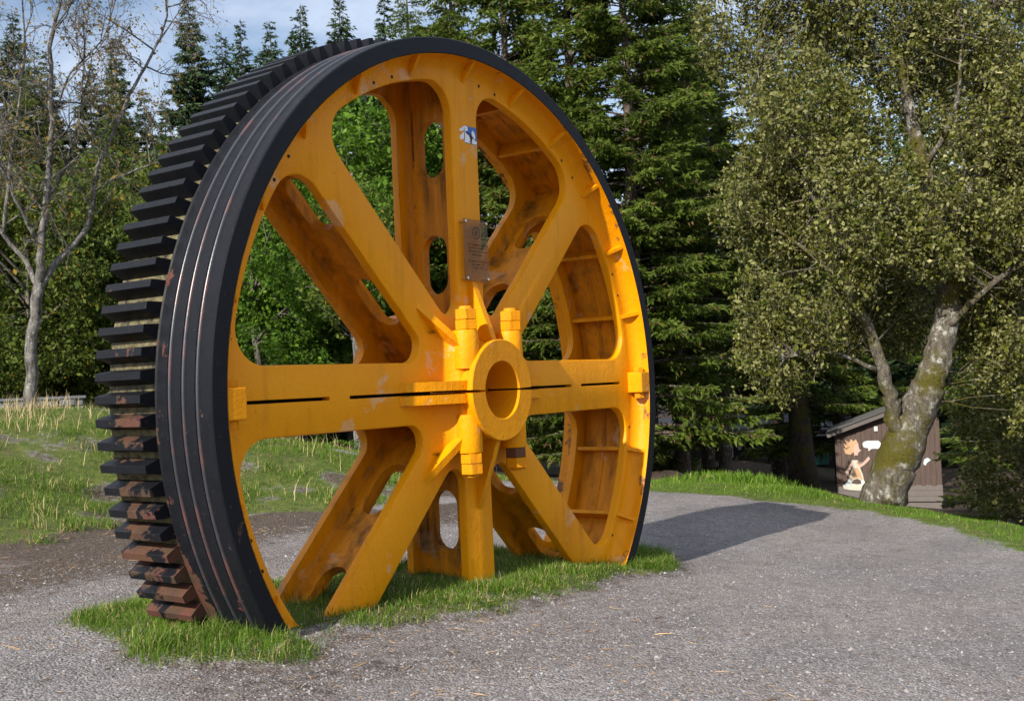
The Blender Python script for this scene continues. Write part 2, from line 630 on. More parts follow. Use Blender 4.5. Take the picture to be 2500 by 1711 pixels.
# gear teeth
ph0, dph = 2.5641, .0508
rb, rt_, hb, ht = .996, 1.037, .0185, .0068
mb = MB()
sec = [(rb, -hb), (1.004, -hb + .002), (rt_ - .0010, -.0092), (rt_, -.0084), (rt_, .0084), (rt_ - .0010, .0092), (1.004, hb - .002), (rb, hb)]
mb.prism([((a - 1), b) for a, b in sec], -.1955, -.3638, lambda u, v, d: (u * R, -d * R, v * R))
tooth_me = mb.mesh('tooth', TOOTH)
for k in range(-66, 27):
    ph = ph0 + k * dph
    o = link('gear_tooth', tooth_me, wheel, (R * math.cos(ph), 0, R * math.sin(ph) + Z0), (0, -ph, 0))

# gussets in the front corner, shelves inside the rim
def radial(mb, ang, poly, t0, t1):
    a = math.radians(ang); e = np.array([math.cos(a), math.sin(a)]); n = np.array([-e[1], e[0]])
    return mb.prism(poly, t0, t1, lambda u, v, d: W3(*(e * u + n * d), v))


for ang in range(15, 360, 15):
    if ang == 180 or 215 < ang < 325: continue
    radial(MB(), ang, [(.9548, -.010), (.955, ZS - .002), (.902, ZS - .002), (.903, ZS + .002)], -.0058, .0058).obj('gusset', YEL, wheel)
    if ang % 45:
        radial(MB(), ang, [(.946, ZS - TH - .002), (.946, ZR + .002), (.899, ZR + .002), (.899, ZS - TH - .002)], -.0062, .0062).obj('cross_rib', YELM, wheel)

# hub in two halves with the dark joint between them
hp = [(.082, .041), (.084, .043), (.1425, .043), (.145, .0405), (.145, .027), (.1425, .0245), (.138, .0225), (.138, .018), (.1405, .015),
      (.139, .0)] + [(.139 + .075 * (1 - math.cos(t)), -.06 * math.sin(t) + .0) for t in np.linspace(.15, 1.45, 7)] + [(.235, -.0605), (.235, -.075), (.082, -.30)]
for a0 in (0, math.pi):
    dl = .030
    lathe(hp, a0 + dl, a0 + math.pi - dl, 72, True, True).obj('hub', YEL, wheel, smooth=True, angle=32)
lathe([(.083, -.291), (.24, -.291), (.24, -.33), (.083, -.33)], n=64).obj('rear_hub_boss', YELM, wheel, smooth=True, angle=32)

# clamp bosses, bolts and ribs round the hub
RUSTN = mat_plain('rusted_nut', (.11, .040, .014), .75)
def hexprism(mb, x, z, y0, y1, r, rot=.3, ch=.0012):
    def ring(y, rr): return [W3(x + rr * math.cos(i * math.pi / 3 + rot), y, z + rr * math.sin(i * math.pi / 3 + rot)) for i in range(6)]
    V = ring(y0, r * .95) + ring(y0 + ch, r) + ring(y1 - ch, r) + ring(y1, r * .95)
    Q = [(l * 6 + i, l * 6 + (i + 1) % 6, l * 6 + 6 + (i + 1) % 6, l * 6 + 6 + i) for l in range(3) for i in range(6)]
    T = [(0, i + 1, i) for i in range(1, 5)] + [(18, 18 + i, 19 + i) for i in range(1, 5)]
    return mb.add(V, Q, T)


for x in (-.107, .107):
    for sg in (1, -1):
        mb = MB()
        ys = sg * np.array([.064, .10, .167, .1705, .172])
        mb.tube([W3(x, y, -.003) for y in ys], np.array([.036, .037, .0367, .0355, .033]) * R, 32)
        # web that flows from the boss down to the plate
        sx = 1 if x > 0 else -1
        arc = [(.137 + .092 * (1 - math.cos(t)), -.004 - .0555 * math.sin(t)) for t in np.linspace(0, math.pi / 2, 9)]
        cs = [(.092, .004), (.128, .004)] + arc + [(.092, -.0595)]
        y0, y1 = sg * .030, sg * .158
        m_ = len(cs)
        V = [W3(sx * u, yy, z) for yy in (y0, (y0 + y1) / 2, y1) for u, z in cs]
        V += [W3(sx * (.092 + (u - .092) * .9), sg * .168, z - .012 if z > -.03 else z) for u, z in cs]
        Q = [(l * m_ + i, l * m_ + (i + 1) % m_, (l + 1) * m_ + (i + 1) % m_, (l + 1) * m_ + i) for l in range(3) for i in range(m_)]
        T = [(3 * m_, 3 * m_ + i, 3 * m_ + i + 1) for i in range(1, m_ - 1)] + [(0, i + 1, i) for i in range(1, m_ - 1)]
        mb.add(V, Q, T)
        o = mb.obj('clamp_boss', YEL, wheel, smooth=True, angle=35)
        b = MB().tube([W3(x, sg * .165, .002), W3(x, sg * .236, .002), W3(x, sg * .239, .002)], np.array([.019, .019, .017]) * R, 16).obj('bolt', YELM, wheel, smooth=True, angle=40)
        for (p, q, rr, rot) in ((.1725, .200, .0332, .44), (.2010, .230, .0332, .36)):
            y0, y1 = sorted((sg * p, sg * q))
            hexprism(MB(), x, .002, y0, y1, rr, rot).obj('nut', RUSTN if (x > 0 and sg < 0 and p < .19) else YELM, b)
rib = [(.345, ZS - .001), (.335, ZS + .005), (.150, .018), (.130, .018), (.130, ZS - .001)]
for ang in (45, 90, 135, 225, 270, 315):
    radial(MB(), ang, rib, -.0105, .0105).obj('hub_rib', YEL, wheel, smooth=True, angle=30)
rib = [(.330, ZS - .001), (.322, ZS + .012), (.150, .020), (.130, .020), (.130, ZS - .001)]
for ang in (0, 180):
    for t0, t1 in ((.0055, .031), (-.031, -.0055)):
        radial(MB(), ang, rib, t0, t1).obj('hub_rib', YEL, wheel, smooth=True, angle=30)

# lugs that bolt the two halves together at the rim
for sx in (-1, 1):
    mb = MB()
    mb.box(W3(sx * .9275, 0, -.030), (.054 * R, .058 * R, .073 * R))
    lug = mb.obj('lug', YEL, wheel)
    bv = lug.modifiers.new('bevel', 'BEVEL'); bv.width = .008; bv.segments = 2
    for y0, y1 in ((.0368, .053), (-.057, -.0368)):
        hexprism(MB(), sx * .9275, -.028, y0, y1, .019, .5, .001).obj('bolt_head', YELM, lug)
# added dark strips that stand in for the shade behind the slits
for sx in (-1, 1): MB().box(W3(sx * .53, 0, -.10), (.74 * R, .012 * R, .018 * R)).obj('joint_gap_shade', DARK, wheel)
# drilled holes: black face and yellow flange
mb = MB()
for i in range(40):
    t = math.radians(9 * i + 4)
    if math.sin(t) < -.65: continue
    r = .9815
    mb.tube([W3(r * math.cos(t), r * math.sin(t), z) for z in (-.004, .0006)], .0036 * R, 8)
for i in range(24):
    t = math.radians(15 * i + (5 if i % 2 else -5))
    if math.sin(t) < -.62 or i in (0, 12): continue
    r = .911
    mb.tube([W3(r * math.cos(t), r * math.sin(t), z) for z in (ZS - .01, ZS + .0006)], .0048 * R, 8)
mb.obj('bolt_holes', DARK, wheel)


# ------------------------------------------------------------------ acrylic plaque and sticker on the top spoke
def text_mesh(body, size, ext, align='CENTER', space=1.0):
    cu = bpy.data.curves.new('lettering', 'FONT')
    cu.body = body; cu.size = size; cu.extrude = ext; cu.align_x = align; cu.space_line = space; cu.resolution_u = 2
    o = bpy.data.objects.new('lettering', cu); COL.objects.link(o)
    dg = bpy.context.evaluated_depsgraph_get(); dg.update()
    me = bpy.data.meshes.new_from_object(o.evaluated_get(dg))
    bpy.data.objects.remove(o); bpy.data.curves.remove(cu)
    return me


n = NT('clear_acrylic')
v = n.coord('Object')
tr = n.n('BsdfTransparent', Color=(.84, .80, .72, 1)); gl = n.n('BsdfGlossy', Color=(.6, .6, .6, 1), Roughness=.12)
df = n.n('BsdfDiffuse', Color=(.24, .15, .07, 1))
fr = n.n('Fresnel', IOR=1.45)
m1 = n.n('MixShader'); m1.inputs[0].default_value = .03; n.put(m1.inputs[1], tr.outputs[0]); n.put(m1.inputs[2], gl.outputs[0])
m2 = n.n('MixShader'); n.put(m2.inputs[0], n.ramp(n.noise(v, 16, 8, .65), .38, .80, (.06, .06, .06, 1), (.50, .50, .50, 1)))
n.put(m2.inputs[1], m1.outputs[0]); n.put(m2.inputs[2], df.outputs[0])
n.put(n.out.inputs['Surface'], m2.outputs[0])
ACR = n.m
INK = NT('black_print').set(color=(.015, .012, .01), rough=.6)

pq = thing('acrylic_sign', 'small clear acrylic plaque with black lettering and wheel emblem bolted to the upright yellow spoke', 'sign', W3(.0110, .408, -.041))
PW, PH = .250, .395
MB().box((0, 0, 0), (PW, .008, PH)).obj('panel', ACR, pq)
me = text_mesh('Dette drivhjulet fra Fløibanen\nble brukt i maskinrommet\nog ble byttet ut i forbindelse\nmed ny vognpark\n\nThis drive wheel was situated\nin the engine room\nuntil year 2002', .0172, .0003, space=1.22)
me.materials.append(INK)
link('lettering', me, pq, (.008, -.0048, .03), (math.pi / 2, 0, 0))
mb = MB()
er = .041
for i in range(32):
    a, b = 2 * math.pi * i / 32, 2 * math.pi * (i + 1) / 32
    V = [(rr * math.cos(t), -.0046, rr * math.sin(t)) for t in (a, b) for rr in (er * .84, er)]
    mb.add(V, [(0, 1, 3, 2)])
for i in range(8):
    a = i * math.pi / 4
    d = np.array([math.cos(a), math.sin(a)]); p = np.array([-d[1], d[0]]) * .0022
    mb.add([(x, -.0046, z) for x, z in (d * .004 + p, d * er * .85 + p, d * er * .85 - p, d * .004 - p)], [(0, 1, 2, 3)])
mb.add([(.007 * math.cos(t), -.00475, .007 * math.sin(t)) for t in np.arange(8) * math.pi / 4], [(0, 1, 2, 3), (0, 3, 4, 7), (4, 5, 6, 7)])
mb.obj('wheel_emblem', INK, pq, loc=(0, 0, .112))
for sx in (-1, 1):
    for sz in (-1, 1):
        MB().tube([(sx * .108, .036, sz * .181), (sx * .108, -.010, sz * .181), (sx * .108, -.013, sz * .181)], [.009, .009, .006], 12).obj('standoff_bolt', STEEL, pq, smooth=True, angle=40)

st = thing('sticker', 'torn blue and white sticker stuck near the top of the upright yellow spoke', 'sticker', W3(.024, .752, ZS + .0003))
def flat(name, polys, m, y):
    mb = MB()
    for p in polys:
        k = len(p)
        mb.add([(x, -y, z) for x, z in p], None, [(0, i, i + 1) for i in range(1, k - 1)])
    return mb.obj(name, m, st, fix=False)
WHT = mat_plain('sticker_white', (.75, .76, .78), .45)
BLU = mat_plain('sticker_blue', (.012, .10, .42), .4)
flat('backing', [[(-.055, .052), (-.045, .056), (.075, .056), (.075, -.057), (-.06, -.057), (-.052, -.03)], [(-.055, .052), (-.11, .02), (-.10, .008), (-.05, .025)], [(-.05, .02), (-.105, -.022), (-.10, -.045), (-.052, -.03)]], WHT, .0004)
flat('border', [[(-.045, .056), (.075, .056), (.075, .0535), (-.045, .0535)], [(-.06, -.0545), (.075, -.0545), (.075, -.057), (-.06, -.057)], [(.0735, .0535), (.075, .0535), (.075, -.0545), (.0735, -.0545)]], INK, .0009)
flat('blue_print', [[(.0, -.008), (-.012, .012), (-.045, .012), (-.038, .022), (-.008, .026), (-.012, .040), (-.022, .052), (.0725, .052), (.0725, -.032), (.060, -.030), (.038, -.012)]], BLU, .0010)
flat('white_flag', [[(.036, .036), (.020, .020), (.022, .0), (.038, -.014), (.052, -.026), (.060, -.008), (.056, .010), (.048, .024)]], WHT, .0013)
flat('dark_figure', [[(.012, .012), (.0, .004), (-.006, -.012), (.004, -.022), (.006, -.038), (.022, -.040), (.026, -.020), (.022, .002)], [(-.006, -.045), (.0, -.037), (.024, -.046), (.016, -.054), (.006, -.050)]], INK, .0016)

# ------------------------------------------------------------------ ground
CP=np.array([(-1.74,0,0.053),(-1,0.13,0.03),(0,0.13,0),(1.18,0.13,-0.086),(1.53,0,-0.165),(-1.9,0.8,0.07),(0,0.8,0.04),(1.4,0.8,-0.06),(2.68,0.08,-0.26),(3.82,0.11,-0.3),(5.07,0.15,-0.36),(6.05,0.18,-0.41),(6.77,0.2,-0.45),(3.79,0.91,-0.18),(4.9,0.95,-0.21),(5.76,0.97,-0.24),(6.73,1,-0.31),(-5.54,-4.11,-0.12),(-8,-6,-0.15),(-3.3,-0.2,0.1),(-2.3,-1.76,0),(-1.2,-3.2,-0.16),(0,-2,-0.12),(3,-2.5,-0.36),(-2.5,-6,-0.3),(-6,-1,0.08),(-9,-2,0.12),(2,-5,-0.5),(-2.3,1.05,0.09),(-3,3,0.1),(-0.5,3,0.03),(-6,3,0.2),(-10,3,0.5),(-0.35,5.2,0.03),(2,6.6,-0.05),(2.9,5.6,-0.08),(4,5.1,-0.1),(2.2,3.2,-0.05),(5,3,-0.17),(7,3.5,-0.25),(-4,5.5,0.25),(0.5,7.5,0.42),(1.5,9,0.75),(2.5,10.5,1.05),(2.85,10.9,1.14),(3.9,10,1.14),(5.2,9.2,0.75),(5.7,7.6,0.47),(6.2,7,0.3),(-1,10,1.05),(-3,9,1),(-8,9,1.2),(1,13,1.05),(4.5,13.2,0.85),(7,12,0.35),(8,9.8,0.1),(10,15,0.2),(5,18,0.8),(2,22,1),(-8,20,1.4),(8.7,5.9,-0.28),(9.6,8.5,-0.3),(10.3,4.3,-0.42),(13,9,-0.6),(14,6,-0.8),(9.847,4.201,-0.42),(10.739,3.709,-0.45),(10.416,2.807,-0.47),(10.08,2.104,-0.5),(9.44,1.084,-0.5),(8.495,0.193,-0.5),(8.13,-0.446,-0.5),(7.503,-1.093,-0.5),(7.085,-1.739,-0.5),(6.281,-2.494,-0.52),(11.167,4.914,-0.74),(13.366,6.103,-1.17),(17.765,8.479,-1.57),(24.804,12.282,-2.02),(12.091,4.358,-0.77),(14.345,5.441,-1.2),(18.851,7.606,-1.6),(26.062,11.071,-2.05),(11.793,3.404,-0.79),(14.086,4.399,-1.22),(18.673,6.388,-1.62),(26.013,9.571,-2.07),(11.474,2.658,-0.82),(13.797,3.583,-1.25),(18.443,5.432,-1.65),(25.876,8.39,-2.1),(10.857,1.576,-0.878),(13.219,2.395,-1.406),(17.943,4.034,-2),(25.501,6.656,-2.45),(9.93,0.633,-0.878),(12.32,1.366,-1.406),(17.1,2.832,-2),(24.748,5.178,-2.45),(9.579,-0.058,-0.878),(11.994,0.59,-1.406),(16.823,1.885,-2),(24.55,3.956,-2.45),(8.965,-0.755,-0.878),(11.4,-0.191,-1.406),(16.272,0.936,-2),(24.065,2.74,-2.45),(8.559,-1.461,-0.878),(11.016,-1,-1.406),(15.93,-0.076,-2),(23.793,1.402,-2.45),(7.767,-2.291,-0.898),(10.244,-1.952,-1.426),(15.198,-1.275,-2.02),(23.124,-0.19,-2.47)],float)
_n = len(CP)
_D = np.hypot(CP[:, None, 0] - CP[None, :, 0], CP[:, None, 1] - CP[None, :, 1])
_K = np.sqrt(_D * _D + .09) - .3
_P = np.c_[np.ones(_n), CP[:, :2]]
_M = np.zeros((_n + 3, _n + 3)); _M[:_n, :_n] = _K - np.eye(_n) * .02; _M[:_n, _n:] = _P; _M[_n:, :_n] = _P.T
_W = np.linalg.solve(_M, np.r_[CP[:, 2], 0, 0, 0])


def vnoise(x, y, sc, seed=0, oct=3):
    """smooth value noise 0..1"""
    out = 0; amp = 1; tot = 0
    for o in range(oct):
        X = x * sc * 2 ** o + 13.7 * seed; Y = y * sc * 2 ** o + 7.3 * seed
        i = np.floor(X); j = np.floor(Y); fx = X - i; fy = Y - j
        fx = fx * fx * (3 - 2 * fx); fy = fy * fy * (3 - 2 * fy)
        h = lambda a, b: np.modf(np.abs(np.sin(a * 127.1 + b * 311.7 + seed * 74.7 + o * 19.1) * 43758.5453))[0]
        out = out + amp * ((h(i, j) * (1 - fx) + h(i + 1, j) * fx) * (1 - fy) + (h(i, j + 1) * (1 - fx) + h(i + 1, j + 1) * fx) * fy)
        tot += amp; amp *= .5
    return out / tot


def H(x, y):
    x = np.asarray(x, float); y = np.asarray(y, float); sh = x.shape; x = x.ravel(); y = y.ravel()
    xc = np.clip(x, -12, 34); yc = np.clip(y, -12, 24)
    out = np.zeros(len(x))
    for i in range(0, len(x), 20000):
        a = xc[i:i + 20000]; b = yc[i:i + 20000]
        D = np.hypot(a[:, None] - CP[None, :, 0], b[:, None] - CP[None, :, 1])
        out[i:i + 20000] = (np.sqrt(D * D + .09) - .3) @ _W[:_n] + _W[-3] + _W[-2] * a + _W[-1] * b
    far = np.clip((np.hypot(x, y) - 60) / 120, 0, 1)
    return (out + far * 9).reshape(sh)


def h1(x, y): return float(H(np.array([x]), np.array([y]))[0])


MB_ = [(-.35, 5.19), (.34, 5.5), (1.56, 6.38), (2.24, 6.14), (2.73, 5.46), (3.54, 4.74), (4.57, 4.91), (5.53, 5.0), (6.7, 4.92), (7.62, 4.5)]
VB_ = [(7.62, 4.5), (7.19, 2.71), (7.16, 1.76), (7.12, 1.04), (7.28, .61), (7.24, .02), (6.5, -.88), (5.68, -1.51), (4.96, -2.13), (4.2, -3.2), (3.5, -5)]
GRAVEL = np.array([(-14, 3), (-8, 4), (-3, 4.6)] + MB_ + VB_[1:] + [(3, -14), (-14, -14)], float)
MOUND = np.array([(-14, 3), (-8, 4), (-3, 4.6)] + MB_ + [(9.6, 6), (10.5, 9), (9, 13), (6, 16), (2, 18), (-14, 18)], float)
VERGE = np.array(VB_ + [(5, -6.5), (6.4, -3.4), (7.3, -2.2), (8.2, -1.2), (8.7, .1), (9.3, 1.0), (9.9, 2.0), (10.5, 2.9), (10.9, 4), (10.6, 5.6), (9.6, 6)], float)
ISLE = np.array([(-2.15, 1.32), (-2.26, .81), (-2.39, .3), (-2.36, -.05), (-2.18, -.28), (-2.03, -.34), (-1.78, -.16), (-1.45, -.10), (-1.11, -.14), (-.64, -.37), (.05, -.36), (.51, -.33),
                 (1.35, -.14), (2.01, -.24), (2.70, .22), (2.63, .54), (1.99, .85), (1.03, 1.0), (.16, 1.0), (-.74, 1.15), (-1.35, 1.45)], float)


def sdist(P, L):
    """signed distance to a polygon, positive inside"""
    d = np.full(len(P), 1e9)
    for a, b in zip(L, np.roll(L, -1, 0)):
        ab = b - a; t = np.clip(((P - a) @ ab) / (ab @ ab + 1e-12), 0, 1)
        d = np.minimum(d, np.hypot(*(P - a - t[:, None] * ab).T))
    return np.where(inside(P, L), d, -d)


def axis(lo, a, b, hi, step):
    mid = np.arange(a, b + 1e-6, step)
    def grow(x, end, sg):
        out = []; s = step
        while (x < end if sg > 0 else x > end):
            s *= 1.16; x += sg * s; out.append(x)
        return out
    return np.array(sorted(grow(a, lo, -1) + list(mid) + grow(b, hi, 1)))


gx = axis(-300, -5.5, 10.5, 500, .075); gy = axis(-300, -4.2, 12.5, 500, .075)
X, Y = np.meshgrid(gx, gy, indexing='ij')
PX = np.c_[X.ravel(), Y.ravel()]
zz = H(X, Y).ravel()
dG = sdist(PX, GRAVEL); dM = sdist(PX, MOUND); dV = sdist(PX, VERGE); dI = sdist(PX, ISLE)
fld = np.maximum(np.maximum(dM, dV), -30)
wob = (vnoise(PX[:, 0], PX[:, 1], 1.6, 3, 4) - .5) * .9
grass = np.clip((fld + wob * .55) / .35 + .3, 0, 1)
isle = np.clip((dI + wob * .16) / .12 + .4, 0, 1) * (1 - .85 * ((PX[:, 0] > -1.8) & (PX[:, 0] < -1.38) & (PX[:, 1] < .08)))
grass = np.maximum(grass, isle)
grass = grass * (1 - np.clip((vnoise(PX[:, 0], PX[:, 1], 1.5, 77, 4) - .55) * 3.2, 0, .9) * (dM > 0))
# bare soil on the mound foot and patches
soilm = np.clip(1.35 - np.abs(dM + .7) / 1.9, 0, 1) * np.clip((vnoise(PX[:, 0], PX[:, 1], .9, 9, 4) - .30) * 5, 0, 1)
soilm = np.maximum(soilm, np.clip((vnoise(PX[:, 0], PX[:, 1], 1.5, 77, 4) - .55) * 3.2, 0, .9) * (dM > 0))
soil = np.clip(soilm * (PX[:, 0] < 5.5) + np.clip(1 - np.abs(dI + .05) / .35, 0, 1) * .55 * (PX[:, 1] < .6), 0, 1)
# darker, littered ground on the left and along the front of the wheel
lit = np.clip((vnoise(PX[:, 0], PX[:, 1], .55, 5, 4) - .38) * 3.2, 0, 1) * np.clip((.3 - PX[:, 0] + .45 * PX[:, 1]) / 2.2, 0, 1)
forest = np.clip(-np.maximum(np.maximum(dG, fld), -5) / .5, 0, 1)
bump = (vnoise(PX[:, 0], PX[:, 1], 2.2, 1, 4) - .5) * .05 * np.clip(fld + .4, 0, 1) + (vnoise(PX[:, 0], PX[:, 1], 5, 2, 3) - .5) * .012
bump += isle * .035
bump += (vnoise(PX[:, 0], PX[:, 1], .3, 4, 3) - .5) * .7 * np.clip(-dV / 4, 0, 1) * (forest > .5) * (PX[:, 0] > 9)
zz = zz + bump
VV = np.c_[PX, zz]
nx, ny = len(gx), len(gy)
i, j = np.meshgrid(np.arange(nx - 1), np.arange(ny - 1), indexing='ij')
Q = np.stack([i * ny + j, (i + 1) * ny + j, (i + 1) * ny + j + 1, i * ny + j + 1], -1).reshape(-1, 4)
cq = PX[Q].mean(1)
inG = inside(cq, GRAVEL); inF = (inside(cq, MOUND) | inside(cq, VERGE)) & ~inG

n = NT('ground')
v = n.coord('Position')
at = n.n('Attribute', attribute_name='zone')
sep = n.n('SeparateColor', Color=at.outputs['Color'])
ag, asl, afo = sep.outputs[0], sep.outputs[1], sep.outputs[2]
al = at.outputs['Alpha']
vor = n.n('TexVoronoi', Vector=v, Scale=70.); vor2 = n.n('TexVoronoi', Vector=v, Scale=150.)
stone = n.mix(n.math('MULTIPLY', n.n('SeparateColor', Color=vor.outputs['Color']).outputs[0], 1.), (.075, .07, .074), (.47, .44, .44))
st2 = n.mix(n.n('SeparateColor', Color=vor2.outputs['Color']).outputs[1], (.07, .064, .066), (.46, .43, .425))
gr_ = n.mix(n.ramp(n.noise(v, 30, 4), .4, .6), stone, st2)
gr_ = n.mix(n.math('MULTIPLY', n.ramp(n.noise(v, 1.1, 6, .6), .38, .66), .5), gr_, (.30, .258, .232))
gr_ = n.mix(n.math('MULTIPLY', n.ramp(n.noise(n.coord('Position', (1, 1.8, 1), (3, 8, 0)), .55, 6, .62), .44, .66), .42), gr_, (.105, .10, .104))
gr_ = n.mix(n.math('MULTIPLY', n.ramp(n.noise(v, 7, 6, .65), .50, .72), .55), gr_, (.085, .072, .066))
gr_ = n.mix(n.math('MULTIPLY', n.ramp(n.noise(v, 21, 7, .8), .36, .60, (1, 1, 1, 1), (0, 0, 0, 1)), .55), gr_, (.075, .068, .068))
gr_ = n.mix(n.math('MULTIPLY', n.ramp(n.noise(n.coord('Position', (1, 1, 1), (5, 2, 1)), 33, 6, .8), .56, .68), .5), gr_, (.50, .47, .46))
so_ = n.mix(n.ramp(n.noise(v, 26, 8, .8), .36, .64), (.014, .010, .0075), (.165, .125, .098))
gl_ = n.mix(n.ramp(n.noise(v, 14, 6, .7), .35, .65), (.035, .027, .022), (.21, .175, .155))
ms = n.mix(n.ramp(n.noise(v, 9, 6, .65), .35, .65), (.045, .075, .012), (.13, .15, .03))
ms = n.mix(n.math('MULTIPLY', n.ramp(n.noise(v, 2.4, 5), .52, .7), .6), ms, (.13, .10, .05))
fo = n.mix(n.ramp(n.noise(v, 3, 8, .7), .35, .65), (.028, .021, .016), (.085, .055, .038))
fo = n.mix(n.math('MULTIPLY', n.ramp(n.noise(v, .8, 5), .5, .65), .7), fo, (.028, .04, .012))
br = n.math('MULTIPLY', n.math('SUBTRACT', n.noise(v, 12, 5, .65), .5), 1.1)
def soft(a, lo=.35, hi=.65): return n.ramp(n.math('ADD', a, br), lo, hi)
c = n.mix(n.math('MULTIPLY', soft(al, .25, .75), .9), gr_, gl_)
c = n.mix(soft(asl), c, so_)
c = n.mix(soft(ag), c, ms)
c = n.mix(afo, c, fo)
hgt = n.math('ADD', n.math('MULTIPLY', vor.outputs['Distance'], -1.), n.math('MULTIPLY', n.noise(v, 150, 3), .5))
n.bump(hgt, 1., .014)
GROUND = n.set(color=c, rough=.92, spec=.25)
zone = np.c_[grass, soil, forest, lit]


def sheet(name, sel, label=None):
    q = Q[sel]; idx, inv = np.unique(q, return_inverse=True)
    me = mesh_np(name, VV[idx], inv.reshape(q.shape), True, None, GROUND)
    a = me.color_attributes.new('zone', 'FLOAT_COLOR', 'POINT')
    a.data.foreach_set('color', zone[idx].astype(np.float32).ravel())
    return tag(link(name, me), kind='structure')


sheet('gravel_path', inG)
sheet('grass_bank', inF)
sheet('forest_floor', ~inG & ~inF)


def hz(x, y):
    """ground height including the fine relief (bilinear from the grid)"""
    x = np.asarray(x, float); y = np.asarray(y, float)
    i = np.clip(np.searchsorted(gx, x) - 1, 0, nx - 2); j = np.clip(np.searchsorted(gy, y) - 1, 0, ny - 2)
    fx = np.clip((x - gx[i]) / (gx[i + 1] - gx[i]), 0, 1); fy = np.clip((y - gy[j]) / (gy[j + 1] - gy[j]), 0, 1)
    Zg = zz.reshape(nx, ny)
    return (Zg[i, j] * (1 - fx) + Zg[i + 1, j] * fx) * (1 - fy) + (Zg[i, j + 1] * (1 - fx) + Zg[i + 1, j + 1] * fx) * fy


# ------------------------------------------------------------------ grass
def grass_mat(name, a, b, dry, trans=.35):
    n = NT(name)
    t = n.attr('tint')
    c = n.mix(t, a, b)
    c = n.mix(n.ramp(t, .90, .93), c, dry)
    n.set(color=c, rough=.6, spec=.12)
    tl = n.n('BsdfTranslucent', Color=c)
    m = n.n('MixShader'); m.inputs[0].default_value = trans
    n.put(m.inputs[1], n.b.outputs[0]); n.put(m.inputs[2], tl.outputs[0]); n.put(n.out.inputs['Surface'], m.outputs[0])
    return n.m


GRASS = grass_mat('grass_blade', (.055, .125, .013), (.17, .28, .030), (.50, .41, .19))
STRAW = grass_mat('straw_blade', (.40, .32, .16), (.55, .45, .26), (.50, .42, .24), .2)


def blades(P, ln, wd, lean=.5, curl=.5):
    """tapered, bent blades: 5 vertices and 3 triangles each"""
    N = len(P); th = rng.uniform(0, 2 * np.pi, N)
    d = np.c_[np.cos(th), np.sin(th), np.zeros(N)]; s = np.c_[-d[:, 1], d[:, 0], np.zeros(N)]
    le = np.abs(rng.normal(0, lean, N))
    up_ = np.array([0, 0, 1.])
    m = P + ln[:, None] * .5 * (up_ * np.cos(le)[:, None] + d * np.sin(le)[:, None])
    l2 = le + np.abs(rng.normal(curl, .3, N))
    t = m + ln[:, None] * .5 * (up_ * np.cos(l2)[:, None] + d * np.sin(l2)[:, None])
    a = rng.uniform(-.6, .6, N)
    s2 = s * np.cos(a)[:, None] + d * np.sin(a)[:, None]
    w_ = wd[:, None] / 2
    V = np.stack([P - s2 * w_, P + s2 * w_, m - s2 * w_ * .8, m + s2 * w_ * .8, t], 1).reshape(-1, 3)
    b = np.arange(N)[:, None] * 5
    F = np.stack([b + [[0, 1, 3]], b + [[0, 3, 2]], b + [[2, 3, 4]]], 1).reshape(-1, 3)
    return V, F


def scatter(n_, lo, hi, keep):
    P = rng.uniform(lo, hi, (n_, 2))
    return P[rng.random(n_) < keep(P)]


def grass_obj(name, P, ln, wd, label, mat=None, lean=.45, dry=.06, sink=.01, curl=.5, simple=False):
    N = len(P)
    V, F = blades(np.c_[P, hz(P[:, 0], P[:, 1]) - sink], ln, wd, lean, curl)
    k = 3
    if simple:
        V = V.reshape(-1, 5, 3)[:, [0, 1, 4]].reshape(-1, 3); F = np.arange(len(V)).reshape(-1, 3); k = 1
    t = np.clip(.15 + .6 * vnoise(P[:, 0], P[:, 1], 3, 8) + rng.normal(0, .15, N), 0, .88)
    t[rng.random(N) < dry] = 1
    me = mesh_np(name, V, F, True, None, mat or GRASS, np.repeat(t, k))
    return tag(link(name, me), label, kind='stuff')


# tufts round the foot of the wheel
def k_isle(P):
    d = sdist(P, ISLE) + (vnoise(P[:, 0], P[:, 1], 4, 6, 4) - .5) * .42
    clump = .25 + .9 * np.clip((vnoise(P[:, 0], P[:, 1], 4.5, 11, 3) - .28) * 2.2, 0, 1)
    gap = np.where((P[:, 0] > -1.82) & (P[:, 0] < -1.36) & (P[:, 1] < .10), .07, 1)
    thin = gap * np.where((P[:, 1] > .06) & (P[:, 1] < .7) & (np.abs(P[:, 0]) < 1.7), .5, 1)
    return np.clip(d / .16 + .38, 0, 1) * clump * thin


P = scatter(200000, (-2.6, -.6), (2.9, 1.6), k_isle)
cl = vnoise(P[:, 0], P[:, 1], 3.2, 21, 3)
left = np.clip((-P[:, 0] - 1.0) / 1, 0, 1); right = np.clip((P[:, 0] - 1.3) / .5, 0, 1)
ln = (.038 + .085 * cl + .025 * left + .04 * right) * rng.uniform(.6, 1.25, len(P))
grass_obj('wheel_foot_grass', P, ln, rng.uniform(.0022, .0042, len(P)), 'lush short grass growing around the sunken foot of the yellow wheel', dry=.11, lean=.72, curl=.9)

# the bank on the left
def k_bank(P):
    d = sdist(P, MOUND) + (vnoise(P[:, 0], P[:, 1], 1.6, 3, 4) - .5) * .9
    patch = np.clip((vnoise(P[:, 0], P[:, 1], 1.1, 31, 4) - .33) * 5, .2, 1)
    foot = np.clip((d + .1) / .9, .05, 1)
    bare = 1 - np.clip((vnoise(P[:, 0], P[:, 1], 1.5, 77, 4) - .54) * 4.5, 0, .93)
    return patch * foot * bare * (d > -.25)


